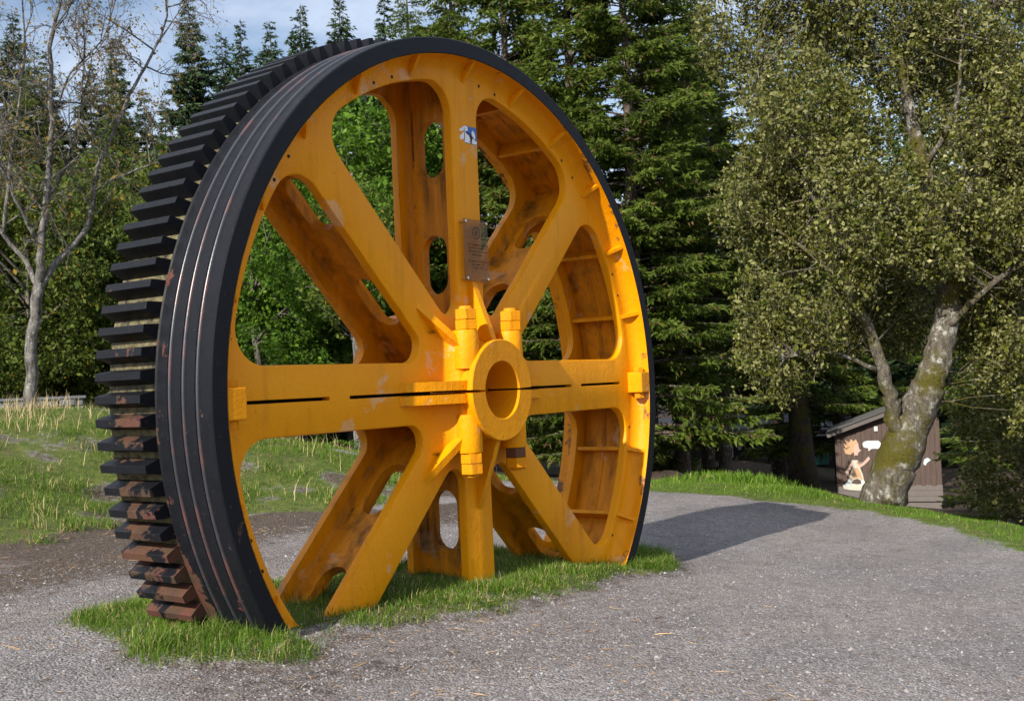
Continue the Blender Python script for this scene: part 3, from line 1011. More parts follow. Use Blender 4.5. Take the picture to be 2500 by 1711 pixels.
P = scatter(480000, (-4.5, 4.2), (9.5, 14.0), k_bank)
ln = (.03 + .085 * vnoise(P[:, 0], P[:, 1], 1.4, 33, 3)) * rng.uniform(.6, 1.3, len(P))
grass_obj('bank_grass', P, ln, rng.uniform(.005, .009, len(P)), 'patchy mossy grass covering the bank on the left', lean=.8, dry=.09, simple=True)
# tussocks on and below the bank
c_ = rng.uniform((-3.5, 4.6), (6.5, 9.5), (120, 2)); c_ = c_[sdist(c_, MOUND) > -.3]
P = np.repeat(c_, 70, 0) + rng.normal(0, .07, (len(c_) * 70, 2))
grass_obj('tussock_grass', P, rng.uniform(.08, .26, len(P)), rng.uniform(.005, .009, len(P)), 'longer grass tussocks dotted over the bank and its foot', lean=.7, dry=.22, curl=.9)


def k_straw(P):
    z = H(P[:, 0], P[:, 1])
    c = np.clip((P[:, 1] - 8.6 + .25 * (P[:, 0] - 4)) / 1.5, 0, 1)
    d = sdist(P, MOUND)
    return (.02 + .75 * c * np.clip((vnoise(P[:, 0], P[:, 1], 1.3, 41, 3) - .3) * 3, 0, 1)) * (d > .2)


P = scatter(20000, (-3, 5.5), (8.5, 12.6), k_straw)
grass_obj('straw_grass', P, rng.uniform(.14, .36, len(P)), rng.uniform(.006, .010, len(P)), 'dry straw coloured grass along the crest of the bank', STRAW, lean=.4)

# the strip beyond the path
def k_verge(P):
    d = sdist(P, VERGE) + (vnoise(P[:, 0], P[:, 1], 2.5, 13, 4) - .5) * .5
    return np.clip(d / .25 + .2, 0, 1) * np.clip(.45 + .8 * vnoise(P[:, 0], P[:, 1], 1.7, 14, 3), 0, 1)


P = scatter(330000, (3.2, -6.5), (11.2, 6.2), k_verge)
dd = sdist(P, VERGE)
ln = (.024 + .05 * vnoise(P[:, 0], P[:, 1], 1.2, 15, 3) * np.clip(dd / .6, .3, 1.3)) * rng.uniform(.6, 1.3, len(P))
tall = np.exp(-((P[:, 0] - 9.9) ** 2 + (P[:, 1] - 3.2) ** 2) / .5) + np.exp(-((P[:, 0] - 8.6) ** 2 + (P[:, 1] - 1.2) ** 2) / .25)
ln *= 1 + .7 * tall
grass_obj('verge_grass', P, ln, rng.uniform(.006, .011, len(P)), 'bright green grass strip along the far edge of the gravel path', dry=.04, lean=.75, simple=True)
# weeds on the verge beside the wheel
P = rng.normal((9.9, 2.75), (.28, .42), (3000, 2)); P = P[sdist(P, VERGE) > -.4]
grass_obj('verge_weeds', P, rng.uniform(.07, .24, len(P)) * (.6 + .6 * vnoise(P[:, 0], P[:, 1], 1.5, 19)), rng.uniform(.012, .026, len(P)), 'taller leafy green weeds standing at the edge of the path right of the wheel', lean=.4, dry=.02)

# ------------------------------------------------------------------ loose stones and litter on the path
def octa(P, r, squash=.65):
    N = len(P)
    base = np.array([(1, 0, 0), (-1, 0, 0), (0, 1, 0), (0, -1, 0), (0, 0, 1), (0, 0, -1)], float)
    A = rng.normal(size=(N, 6, 3)) * .28 + base
    th = rng.uniform(0, 6.28, N); c_, s_ = np.cos(th), np.sin(th)
    X_ = A[..., 0] * c_[:, None] - A[..., 1] * s_[:, None]; Y_ = A[..., 0] * s_[:, None] + A[..., 1] * c_[:, None]
    A = np.stack([X_, Y_, A[..., 2] * squash], -1) * r[:, None, None] + P[:, None]
    F = np.array([(0, 2, 4), (2, 1, 4), (1, 3, 4), (3, 0, 4)])      # the buried half is left out
    return A.reshape(-1, 3), (np.arange(N)[:, None, None] * 6 + F).reshape(-1, 3)


n = NT('loose_stone')
t = n.attr('tint')
n.bump(n.noise(n.coord('Position'), 220, 3), .3, .003)
STONE = n.set(color=n.mix(n.ramp(t, .97, 1.), n.mix(t, (.10, .095, .10), (.30, .285, .285)), (.44, .42, .41)), rough=.85)


def k_gravel(P):
    d = np.hypot(P[:, 0] + 5.5, P[:, 1] + 4.1)
    return np.clip(7.0 / (d * d), 0, 1) * (sdist(P, GRAVEL) > .05) * (d > 2.6) * np.clip((-sdist(P, MOUND) - .8) / 1.2, .12, 1)


P = scatter(800000, (-5.2, -4), (4, 5), k_gravel)
r = .0030 * np.exp(rng.normal(.25, .42, len(P)))
V, F = octa(np.c_[P, hz(P[:, 0], P[:, 1]) + r * .05], r)
tag(link('loose_gravel', mesh_np('loose_gravel', V, F, False, None, STONE, np.repeat(rng.random(len(P)) ** 1.6, 4))), 'small loose grey stones strewn over the path', kind='stuff')
P = scatter(900, (-4.6, -3.2), (5, 5.5), lambda P: (sdist(P, GRAVEL) > .1) * np.where(P[:, 0] < 0, .8, .3))
r = .008 * np.exp(rng.normal(.05, .4, len(P)))
V, F = octa(np.c_[P, hz(P[:, 0], P[:, 1]) + r * .05], r)
tag(link('pale_pebbles', mesh_np('pale_pebbles', V, F, False, None, STONE, np.repeat(rng.uniform(.2, .99, len(P)), 4))), 'scattered larger pale pebbles lying on the path', kind='stuff')


def sticks(P, ln, wd, ang_up=.12):
    N = len(P); th = rng.uniform(0, 6.28, N)
    d = np.c_[np.cos(th), np.sin(th), rng.normal(0, ang_up, N)]; s = np.c_[-d[:, 1], d[:, 0], np.zeros(N)]
    k = np.c_[np.zeros((N, 2)), np.ones(N)]
    a = P - d * ln[:, None] / 2; b = P + d * ln[:, None] / 2
    mid = P + s * (ln * rng.normal(0, .08, N))[:, None]
    w_ = wd[:, None]
    V = np.stack([a - s * w_, a + s * w_, mid - s * w_, mid + s * w_, b, mid + k * w_ * 1.2], 1).reshape(-1, 3)
    F = np.array([(0, 1, 5), (0, 5, 2), (1, 3, 5), (2, 5, 4), (5, 3, 4)])
    return V, (np.arange(N)[:, None, None] * 6 + F).reshape(-1, 3)


n = NT('litter')
t = n.attr('tint')
LIT = n.set(color=n.mix(t, (.085, .045, .025), (.40, .27, .15)), rough=.8)
def k_lit(P):
    d = np.hypot(P[:, 0] + 5.5, P[:, 1] + 4.1)
    side = np.clip((1.4 - P[:, 0] + .3 * P[:, 1]) / 2.2, .10, 1) * np.where(np.abs(sdist(P, MOUND) + .6) < 1.3, 3.5, 1)
    return np.clip(26. / (d * d), 0, 1) * (sdist(P, GRAVEL) > -.5) * side * np.clip((vnoise(P[:, 0], P[:, 1], .8, 51, 3) - .25) * 2.2, .1, 1)


P = scatter(52000, (-4.6, -3.8), (7, 7.5), k_lit)
ln = .018 * np.exp(rng.normal(.3, .6, len(P)))
V, F = sticks(np.c_[P, hz(P[:, 0], P[:, 1]) + .004], ln, .0011 + ln * .02)
tag(link('needle_litter', mesh_np('needle_litter', V, F, False, None, LIT, np.repeat(rng.random(len(P)) ** 1.5, 5))), 'brown needles, bark flakes and twig bits littering the ground', kind='stuff')

# ------------------------------------------------------------------ trees
def bark(name, a, b, moss=0., sc=6., lich=0.):
    n = NT(name)
    v = n.coord('Position', (1, 1, .35))
    c = n.mix(n.ramp(n.noise(v, sc * 3, 7, .7), .35, .65), a, b)
    v2 = n.coord('Position')
    if lich: c = n.mix(n.ramp(n.noise(v2, 9, 6, .7), .62 - .2 * lich, .72 - .15 * lich), c, (.42, .42, .37))
    if moss: c = n.mix(n.ramp(n.noise(v2, 2.2, 7, .65), .62 - .3 * moss, .70 - .2 * moss), c, n.mix(n.noise(v2, 30, 5), (.045, .045, .008), (.13, .11, .016)))
    n.bump(n.math('ADD', n.noise(v, sc * 5, 6, .7), n.noise(v2, 28, 5, .7)), 1., .035)
    return n.set(color=c, rough=.9, spec=.2)


def leaf_mat(name, a, b, back=None, trans=.3, odd=None):
    n = NT(name)
    t = n.attr('tint')
    c = n.mix(t, a, b)
    if odd: c = n.mix(n.ramp(t, .93, .95), c, odd)
    if back: c = n.mix(n.n('NewGeometry').outputs['Backfacing'], c, back)
    n.set(color=c, rough=.55, spec=.14)
    tl = n.n('BsdfTranslucent', Color=c)
    m = n.n('MixShader'); m.inputs[0].default_value = trans
    n.put(m.inputs[1], n.b.outputs[0]); n.put(m.inputs[2], tl.outputs[0]); n.put(n.out.inputs['Surface'], m.outputs[0])
    return n.m


BARK_S = bark('spruce_bark', (.045, .034, .027), (.15, .115, .09), .0, 6, .3)
BARK_M = bark('mossy_bark', (.035, .028, .022), (.10, .08, .06), .42, 6)
BARK_W = bark('willow_bark', (.05, .04, .031), (.20, .175, .14), .52, 7, .45)
BARK_B = bark('birch_bark', (.04, .034, .03), (.27, .255, .24), .0, 5, .22)
BARK_L = bark('grey_bark', (.08, .07, .06), (.25, .23, .2), .3, 6)
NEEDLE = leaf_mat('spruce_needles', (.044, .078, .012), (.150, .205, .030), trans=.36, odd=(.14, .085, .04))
NEEDLE_B = leaf_mat('fir_needles', (.022, .044, .018), (.065, .105, .042), trans=.12)
LEAF_G = leaf_mat('dull_green_leaves', (.042, .075, .012), (.135, .17, .028), trans=.3, odd=(.25, .17, .02))
LEAF_H = leaf_mat('bright_green_leaves', (.05, .115, .012), (.15, .27, .025), trans=.4)
LEAF_W = leaf_mat('willow_leaves', (.042, .057, .007), (.135, .142, .019), back=(.20, .20, .075), trans=.22, odd=(.38, .36, .17))
LEAF_Y = leaf_mat('birch_leaves', (.13, .095, .025), (.26, .185, .05), trans=.3)


def norm(a): return a / (np.linalg.norm(a, axis=-1, keepdims=True) + 1e-9)


def spruce(seed, Ht, Lmax, z0, dens=1., tri=.11, rad=.2, flare=1.3, droop=1., mat=None, wide=.2):
    g = np.random.default_rng(seed)
    tb = MB()
    zs = np.linspace(-.5, Ht, 14)
    P = np.c_[np.cumsum(g.normal(0, .025, 14)), np.cumsum(g.normal(0, .025, 14)), zs]
    rr = rad * np.clip(1 - zs / Ht, .03, 1) ** .85 * (1 + (flare - 1) * np.exp(-np.maximum(zs, 0) / .5))
    tb.tube(P, rr, 9)
    C, D, LN, U = [], [], [], []
    z = z0
    while z < Ht - .15:
        k = g.integers(3, 6)
        f = 1 - z / Ht
        for _ in range(k):
            az = g.uniform(0, 2 * np.pi)
            L = max(.13, Lmax * f ** .8 * g.uniform(.55, 1.12))
            dr = droop * (.25 + .75 * f) * g.uniform(.7, 1.3)
            s = np.linspace(0, 1, 7)
            e = np.array([math.cos(az), math.sin(az), 0]); sd = np.array([-e[1], e[0], 0])
            zc = L * (.22 * s - .62 * dr * s ** 2 + .36 * dr * s ** 3.2)
            pts = e * (L * s)[:, None] + sd * (L * .08 * g.normal() * s ** 2)[:, None]
            pts[:, 2] += z + g.uniform(-.1, .1) + zc
            pts[:, :2] += [np.interp(z, zs, P[:, 0]), np.interp(z, zs, P[:, 1])]
            tb.tube(pts, np.linspace(.028, .006, 7) * (L / 2.5 + .3), 3, False)
            nt = max(5, int(L / .045 * dens))
            ts = g.uniform(.10 if L < 1.4 else .22, 1, nt) ** .85
            q = np.stack([np.interp(ts, s, pts[:, i]) for i in range(3)], 1)
            tan = norm(np.stack([np.interp(ts, s, np.gradient(pts[:, i], s)) for i in range(3)], 1))
            side = np.sign(g.normal(size=nt))[:, None] * sd
            d = norm(tan * g.uniform(.4, 1., (nt, 1)) + side * g.uniform(.35, 1., (nt, 1)) + np.array([0, 0, -1]) * g.uniform(-.05, .55, (nt, 1)))
            tl = (.10 + .42 * np.minimum(L, 2) / 2 * (1 - ts) ** .7 + .06) * g.uniform(.6, 1.2, nt)
            m = np.maximum(2, (tl / (.045 / dens)).astype(int))
            idx = np.repeat(np.arange(nt), m)
            u = g.random(len(idx))
            c = q[idx] + d[idx] * (tl[idx] * u)[:, None] + np.array([0, 0, -.10]) * (tl[idx] * u ** 2)[:, None]
            C.append(c); D.append(norm(d[idx] + g.normal(0, .42, (len(idx), 3)) + np.array([0, 0, -.1])))
            LN.append(tri * g.uniform(.6, 1.3, len(idx)) * (.38 + .62 * min(1, f * 4)))
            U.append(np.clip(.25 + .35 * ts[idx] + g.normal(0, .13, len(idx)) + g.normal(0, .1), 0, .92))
        z += g.uniform(.13, .27) * (.6 + .5 * f) / max(.55, dens ** .5)
    C = np.vstack(C); D = np.vstack(D); LN = np.concatenate(LN); U = np.concatenate(U)
    U[g.random(len(U)) < .06] = 1
    w_ = norm(np.cross(D, g.normal(size=D.shape))) * (LN * wide)[:, None]
    V = np.stack([C - w_, C + w_, C + D * LN[:, None]], 1).reshape(-1, 3)
    F = np.arange(len(V)).reshape(-1, 3)
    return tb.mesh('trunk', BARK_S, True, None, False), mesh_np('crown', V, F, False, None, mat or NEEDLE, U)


def leaves(g, C, spread, per, size, up_bias=.3, twigs=None, tw_r=.0035):
    """sprigs: leaf rhombs set along a short twig at each of the centres C"""
    N = len(C)
    ax = norm(g.normal(size=(N, 3)) + np.array([0, 0, .35])); tl = spread * g.uniform(1.6, 3.2, N)
    idx = np.repeat(np.arange(N), per)
    u = g.random(len(idx)) - .5
    p = C[idx] + ax[idx] * (tl[idx] * u)[:, None] + g.normal(0, 1, (len(idx), 3)) * spread * .22
    d = norm(g.normal(size=(len(idx), 3)) * .8 + ax[idx] * .5 + np.array([0, 0, -.25]))
    nn_ = norm(g.normal(size=(len(idx), 3)) + np.array([0, 0, up_bias * 2]))
    s = norm(np.cross(d, nn_))
    l = size * np.exp(g.normal(0, .28, len(idx)))
    w_ = l * g.uniform(.22, .34, len(idx))
    V = np.stack([p, p + d * (l * .5)[:, None] + s * w_[:, None], p + d * l[:, None], p + d * (l * .5)[:, None] - s * w_[:, None]], 1).reshape(-1, 3)
    F = np.arange(len(V)).reshape(-1, 4)
    ct = g.normal(0, .2, N)[idx]
    t = np.clip(.42 + ct + g.normal(0, .15, len(idx)), 0, .92)
    t[g.random(len(idx)) < .03] = 1
    if twigs is not None:
        k = g.random(N) < .6
        a, b = (C - ax * (tl * .75)[:, None])[k], (C + ax * (tl * .5)[:, None])[k]
        s = norm(np.cross(ax[k], g.normal(size=(k.sum(), 3)))); s2 = np.cross(norm(ax[k]), s)
        Vt = np.stack([a + s * tw_r, a - s * .5 * tw_r + s2 * tw_r, a - s * .5 * tw_r - s2 * tw_r, b], 1).reshape(-1, 3)
        Ft = (np.arange(k.sum())[:, None, None] * 4 + np.array([(0, 1, 3), (1, 2, 3), (2, 0, 3)])).reshape(-1, 3)
        twigs.append((Vt, Ft))
    return V, F, t


def blob_points(g, blobs, n_, shell=.5):
    vol = np.array([b[1][0] * b[1][1] * b[1][2] for b in blobs]); pr = vol ** .8 / (vol ** .8).sum()
    k = g.choice(len(blobs), n_ * 2, p=pr)
    c = np.array([b[0] for b in blobs], float)[k]; r = np.array([b[1] for b in blobs], float)[k]
    d = norm(g.normal(size=(len(k), 3)))
    p = c + d * r * (shell + (1 - shell) * g.random((len(k), 1)) ** .6)
    # clumps and gaps
    q = vnoise(p[:, 0] + .7 * p[:, 2], p[:, 1] - .6 * p[:, 2], 1.35, int(g.integers(1, 99)), 3)
    return p[q > np.quantile(q, .46)][:n_]


def limbs_mesh(g, lines, twig_to=None, mat=None, nt=0, n=9, trad=.008, twigs=()):
    tb = MB()
    for Vt, Ft in twigs: tb.add(Vt, None, Ft)
    for pts, r0, r1 in lines:
        pts = np.array(pts, float)
        # denser, slightly crooked line
        t = np.linspace(0, 1, len(pts)); tt = np.linspace(0, 1, (9 if r0 > .14 else 4) * (len(pts) - 1) + 1)
        q = np.stack([np.interp(tt, t, pts[:, i]) for i in range(3)], 1)
        for _ in range(2): q[1:-1] = (q[:-2] + 2 * q[1:-1] + q[2:]) / 4
        rad = np.linspace(r0, r1, len(q))
        q[1:-1] += g.normal(0, 1, (len(q) - 2, 3)) * np.minimum(rad[1:-1, None] * (.05 if r0 > .14 else .2), .03)
        tb.tube(q, rad * g.uniform(.93, 1.07, len(q)), n if r0 > .05 else 5, True, .026 if r0 > .05 else 0)
    if twig_to is not None and nt:
        A = []
        for pts, r0, r1 in lines:
            pts = np.array(pts, float); t = np.linspace(0, 1, len(pts)); tt = np.linspace(.25, 1, 40)
            A.append(np.stack([np.interp(tt, t, pts[:, i]) for i in range(3)], 1))
        A = np.vstack(A)
        for c in twig_to[g.choice(len(twig_to), min(nt, len(twig_to)), False)]:
            d2 = ((A - c) ** 2).sum(1) + 1.2 * np.maximum(0, A[:, 2] - c[2] + .1) ** 2
            k = np.argsort(d2)[g.integers(0, 12)]
            a = A[k]
            if np.linalg.norm(c - a) > 1.35: continue
            m_ = (a + c) / 2 + g.normal(0, .10, 3) + [0, 0, .06]
            tb.tube([a, m_, c], [trad * 1.8, trad, trad * .4], 3, False)
    return tb.mesh('trunk', mat, True, None, False)


def plant(name, label, cat, trunk_me, crown_me, loc, rz=0, sc=1., group=None, crown='crown'):
    t = thing(name, label, cat, loc, rz, group)
    t.scale = (sc, sc, sc)
    link('trunk', trunk_me, t)
    link(crown, crown_me, t)
    return t


# --- spruces of the wood's edge
SPR = [spruce(11, 16, 3.3, 1.0, 1.2, .135), spruce(12, 16.5, 2.9, .9, 1.2, .135), spruce(13, 15, 3.2, 3.0, 1.2, .135, .21), spruce(17, 16, 3.1, 2.9, 1.2, .135, .2)]
SPT = spruce(14, 17, 2.5, 3.2, .62, .19, .26)
L1 = [
    (21.98, 19.10, 1, 1.02, 'tall dark spruce directly behind the top of the wheel'),
    (18.14, 14.31, 0, 1.0, 'full spruce behind the upright spoke, its branches filling the top window of the wheel'),
    (16.57, 11.38, 0, 1.02, 'broad spruce rising behind the upper right rim of the wheel'),
    (15.68, 9.11, 1, 1.0, 'spruce just right of the wheel top with long drooping lit boughs'),
    (15.48, 7.48, 0, .98, 'large spruce to the right of the wheel, its lowest boughs hanging over the verge'),
    (17.74, 7.6, 3, .92, 'spruce with bare lower trunk standing above the weeds right of the wheel'),
    (20.83, 7.97, 2, .86, 'lower spruce beneath the bright sky gap right of the wheel'),
    (22.01, 8.99, 3, .95, 'spruce half hidden in the second row above the dark hut'),
]
for i, (x, y, k, sc, lb) in enumerate(L1):
    plant('spruce', lb, 'tree', *SPR[k], (x, y, h1(x, y)), 1.3 * i + .4, sc, "spruces at the wood's edge")
plant('spruce', 'spruce behind the pale leaved willow, left of its top', 'tree', *SPR[0], (30.44, 8.12, h1(30.44, 8.12)), 2.1, 1.1, "spruces at the wood's edge")
for i, (x, y, sc, lb) in enumerate([(31.58, 10.80, 1.05, 'thin tall spruce with a bare grey trunk against the sky gap'), 
                                    (35.09, 6.53, 1.0, 'thin far spruce showing between the willow branches'), (27.5, 13.6, .95, 'thin spruce deep in the wood above the white door')]):
    plant('spruce', lb, 'tree', *SPT, (x, y, h1(x, y)), 2.1 * i, sc, "spruces at the wood's edge")
x, y = 26.35, 7.95
tm, cm = spruce(15, 15, 2.7, 2.3, .9, .16, .36, 1.6)
tm.materials[0] = BARK_M
plant('spruce', 'thick mossy spruce trunk left of the brown shed with boughs hanging low round it', 'tree', tm, cm, (x, y, h1(x, y)), .7, 1, "spruces at the wood's edge")
x, y = 23.94, 1.46
plant('spruce', 'dark spruce at the right edge beside the shed, its boughs sweeping the ground', 'tree', *SPR[2], (x, y, h1(x, y)), 4.1, .85, "spruces at the wood's edge")
x, y = 18.2, .35
yt = spruce(16, 5.2, 2.0, .25, 1., .11, .09)
plant('young_spruce', 'low dark young spruce in front of the right end of the shed', 'tree', *yt, (x, y, h1(x, y)), 1, 1.)

# --- firs along the skyline on the left
FIR = [spruce(21, 19, 3.6, 1.5, .85, .29, .2, mat=NEEDLE_B, wide=.235, droop=.8), spruce(22, 19, 2.7, 1.5, .85, .29, .2, mat=NEEDLE_B, wide=.235, droop=.8)]
L2 = [(23.29, 31.74, 17.9, 0, 'tallest dark fir left of the wheel top, its tip cut by the upper edge'), (31.86, 40.22, 20.3, 1, 'slim fir next right of the tallest one on the skyline'),
      (34.01, 41.01, 21.6, 1, 'taller of the two slim firs side by side against the white cloud'), (36.01, 41.91, 20.6, 1, 'short fir in the dip between slim skyline firs'),
      (33.93, 38.39, 20.84, 0, 'pointed fir standing alone above the left shoulder of the wheel'), (29.33, 31.73, 18.87, 0, 'ragged fir above the gear teeth near the wheel top'),
      (26.12, 26.45, 17.28, 0, 'big dark fir straight above the toothed rim'), (28.94, 26.34, 18.11, 1, 'fir at the right end of the open sky over the wheel'),
      (19.92, 38.92, 17.8, 0, 'dark fir behind the birch twigs in the top left corner'), (21.92, 40.05, 17.0, 1, 'fir behind the birch trunk near the left edge'),
      (23.23, 36.79, 17.27, 1, 'fir behind the long leaning branch of the birch'), (26.52, 39.34, 16.0, 0, 'low bluish fir between the birch branch and the tallest fir'),
      (21.26, 35.71, 15.27, 0, 'shorter fir in the middle of the birch crown'), (18.74, 39.6, 17.0, 1, 'fir at the extreme left edge'), (30.85, 43.59, 17.2, 1, 'small far fir left of the tallest fir'),
      (20.6, 34.2, 12.6, 0, 'dark fir low behind the birch fork'), (24.6, 33.6, 13.2, 1, 'dark fir in front of the tallest fir, half its height'), (17.6, 35.5, 13.6, 0, 'dark fir low at the left edge'), (27.2, 33.0, 13.4, 0, 'dark fir just above the upper gear teeth')]
for i, (x, y, zt, k, lb) in enumerate(L2):
    b = h1(x, y)
    plant('fir', lb, 'tree', *FIR[k], (x, y, b), 1.7 * i, (zt - b) / 19.1, 'firs along the skyline')

# --- leafy trees on the left and behind the wheel
def leafy(seed, h, rad, ncl, per, size, mat, bk, spread=.16, z0=.8):
    g = np.random.default_rng(seed)
    blobs = []
    for i in range(9):
        f = i / 8
        a = g.uniform(0, 6.28); q = rad * .42 * g.random()
        zc = z0 + .6 + (h - z0 - 1.2) * f
        rr = rad * (.55 + .45 * math.sin(math.pi * min(.97, .12 + .8 * f))) * g.uniform(.8, 1.05)
        blobs.append(((q * math.cos(a), q * math.sin(a), zc), (rr, rr, max(.8, h / 8) * 1.05)))
    C = blob_points(g, blobs, ncl, .55)
    tw = []
    V, F, t = leaves(g, C, spread, per, size, twigs=tw)
    lines = [([(0, 0, -.4), (.05, 0, h * .3), (-.05, .1, h * .6), (0, 0, h * .92)], .13, .02)]
    for i in range(9):
        z = h * g.uniform(.12, .7); a = g.uniform(0, 6.28); L = rad * g.uniform(.6, .95)
        lines.append(([(0, 0, z), (L * .5 * math.cos(a), L * .5 * math.sin(a), z + L * .5), (L * math.cos(a), L * math.sin(a), z + L * .8)], .05, .01))
    return limbs_mesh(g, lines, C, bk, 140, twigs=tw), mesh_np('crown', V, F, False, None, mat, t)


LFY = [leafy(31, 7.5, 2.5, 4600, 8, .115, LEAF_G, BARK_L), leafy(32, 7.2, 2.7, 4600, 8, .115, LEAF_G, BARK_L)]
BRT = [leafy(33, 6.8, 2.2, 4200, 9, .11, LEAF_H, BARK_L, .15, .2), leafy(34, 7.4, 2.3, 4200, 9, .11, LEAF_H, BARK_L, .15, .2)]
L3 = [(9.05, 22.11, 6.9, 0, 'dull green leafy tree at the far left edge behind the birch'), (8.80, 19.94, 6.6, 1, 'bushy olive green tree behind the birch trunk'),
      (11.35, 21.88, 7.2, 0, 'olive leafy tree between the birch trunk and the gear teeth'), (10.98, 19.72, 6.6, 1, 'green leafy tree next to the gear teeth above the grey stone wall'),
      (13.61, 21.53, 7.9, 0, 'taller yellowish leafy tree beside the upper gear teeth'), (15.07, 21.66, 8.5, 1, 'leafy tree mostly hidden by the upper left of the wheel'),
      (7.6, 24.5, 7.6, 1, 'leafy tree behind the others at the left edge'), (12.6, 25.5, 8.2, 1, 'leafy tree in the second row below the low firs'), (17.5, 25.5, 8.6, 0, 'leafy tree below the skyline firs, behind the toothed rim')]
for i, (x, y, zt, k, lb) in enumerate(L3):
    b = h1(x, y)
    plant('leafy_tree', lb, 'tree', *LFY[k], (x, y, b), 1.1 * i + .2, (zt - b) / (7.6 if k == 0 else 7.3), 'leafy trees behind the bank')
L4 = [(9.68, 13.14, 5.3, 0, 'bright green bush seen through the left window of the wheel'), (11.68, 14.02, 6.6, 1, 'bright green leafy tree seen past the diagonal spoke'),
      (13.92, 14.61, 8.7, 1, 'sunlit green tree filling the window left of the upright spoke'), (15.97, 15.34, 8.2, 0, 'bright green tree behind the upright spoke web slots')]
for i, (x, y, zt, k, lb) in enumerate(L4):
    b = h1(x, y)
    plant('green_tree', lb, 'tree', *BRT[k], (x, y, b), 1.9 * i, (zt - b) / (6.9 if k == 0 else 7.5), 'bright green trees behind the wheel')

for i, (x, y, k, sc, lb) in enumerate([(13.6, 27.6, 0, .78, 'dark spruce rising behind the leafy trees left of the gear teeth'), (10.2, 27.5, 1, .74, 'dark spruce behind the birch trunk, above the leafy trees'), (17.6, 29.0, 1, .80, 'dark spruce behind the upper gear teeth, left of the skyline dip'), (20.8, 26.6, 0, .70, 'dark spruce just above the toothed rim behind the leafy trees')]):
    plant('spruce', lb, 'tree', *SPR[k], (x, y, h1(x, y)), 2.3 * i + .9, sc, 'spruces behind the leafy trees')

# --- birch on the bank
g = np.random.default_rng(41)
BF = np.array([.51, .86, 0.]); BR = np.array([.86, -.51, 0.])
BB = np.array([3.63, 11.38, 0.])
def bl(pts, dep):
    dd = np.linspace(0, dep, len(pts))
    return [tuple(BR * u + BF * d + [0, 0, z - 1.0]) for (u, z), d in zip(pts, dd)]
Lb = [(bl([(.0, .6), (0, 1.26), (.05, 2.1), (.19, 3.1)], 0), 0.1020, 0.0863),
      (bl([(.19, 3.0), (.0, 3.45), (-.28, 3.83), (-.51, 4.42), (-.95, 5.3)], .5), 0.0510, 0.0112),
      (bl([(.19, 3.05), (.23, 3.63), (.33, 4.45), (.43, 5.54), (.42, 6.63), (.62, 7.48), (.7, 8.6)], -.5), 0.0680, 0.0150),
      (bl([(.19, 3.05), (.35, 3.37), (.9, 3.92), (1.01, 4.54), (1.14, 5.1), (1.62, 6.17), (1.94, 6.83), (2.22, 7.36), (2.3, 8.2)], .6), 0.0578, 0.0112),
      (bl([(.33, 4.4), (.6, 4.9), (.86, 5.77), (.95, 6.82), (1.1, 8)], .8), 0.0340, 0.0075),
      (bl([(-.28, 3.83), (-.2, 4.7), (-.02, 5.65), (.1, 6.74), (.0, 8)], -.6), 0.0340, 0.0075),
      (bl([(.23, 3.63), (-.1, 4.3), (-.45, 5.2), (-.5, 6.4), (-.7, 7.6)], -1.0), 0.0340, 0.0075),
      (bl([(1.01, 4.54), (1.5, 4.8), (2.0, 5.0), (2.6, 5.1)], -.4), 0.0204, 0.0045), (bl([(.43, 5.54), (.7, 6.4), (1.25, 7.0), (1.5, 7.9)], .4), 0.0204, 0.0060)]
lines = list(Lb); tips = []
src = list(Lb[1:])
for gen in range(3):
    new = []
    for pts, r0, r1 in src:
        pts = np.array(pts)
        for _ in range((10, 6, 4)[gen]):
            t = g.uniform(.2, 1) * (len(pts) - 1); i = min(int(t), len(pts) - 2); p = pts[i] + (pts[i + 1] - pts[i]) * (t - i)
            d = norm(pts[i + 1] - pts[i]) * .6 + g.normal(0, .55, 3) + [0, 0, .25 - .22 * gen]
            d = norm(d); L = (.9, .55, .35)[gen] * g.uniform(.6, 1.4)
            q = [p, p + d * L * .5 + g.normal(0, .04, 3), p + d * L + [0, 0, -.10 * gen * L] + g.normal(0, .05, 3)]
            ra = min(r0 * .5, (.018, .009, .006)[gen])
            new.append((q, ra, ra * .4))
            if gen: tips.append(q[2]); tips.append(q[1])
    lines += new; src = new
tb = MB()
for pts, r0, r1 in lines:
    pts = np.array(pts, float)
    if r0 > .02:
        t = np.linspace(0, 1, len(pts)); tt = np.linspace(0, 1, 4 * (len(pts) - 1) + 1)
        q = np.stack([np.interp(tt, t, pts[:, i]) for i in range(3)], 1)
        q[1:-1] = (q[:-2] + 2 * q[1:-1] + q[2:]) / 4 + g.normal(0, .018, (len(q) - 2, 3)) * min(1, r0 * 12)
        tb.tube(q, np.linspace(r0, r1, len(q)) * g.uniform(.92, 1.08, len(q)), 9 if r0 > .06 else 5)
    else:
        tb.tube(pts, np.linspace(r0, r1, len(pts)), 3, False)
tips = np.array(tips)
V, F, t = leaves(g, tips[g.random(len(tips)) < .42], .09, 3, .048)
plant('birch', 'sparse autumn birch with pale trunk on the crest of the left bank', 'tree', tb.mesh('trunk', BARK_B, True, None, False), mesh_np('crown', V, F, False, None, LEAF_Y, t), (BB[0], BB[1], h1(BB[0], BB[1]) - .12))
g2 = np.random.default_rng(43)
lines = [([(0, 0, -.3), (.03, 0, 1.5), (-.05, .1, 3.2), (.05, 0, 5)], .085, .03)]
C = blob_points(g2, [((0, 0, 3.6), (1.0, 1.0, 1.6))], 500, .3)
V, F, t = leaves(g2, C, .12, 5, .09)
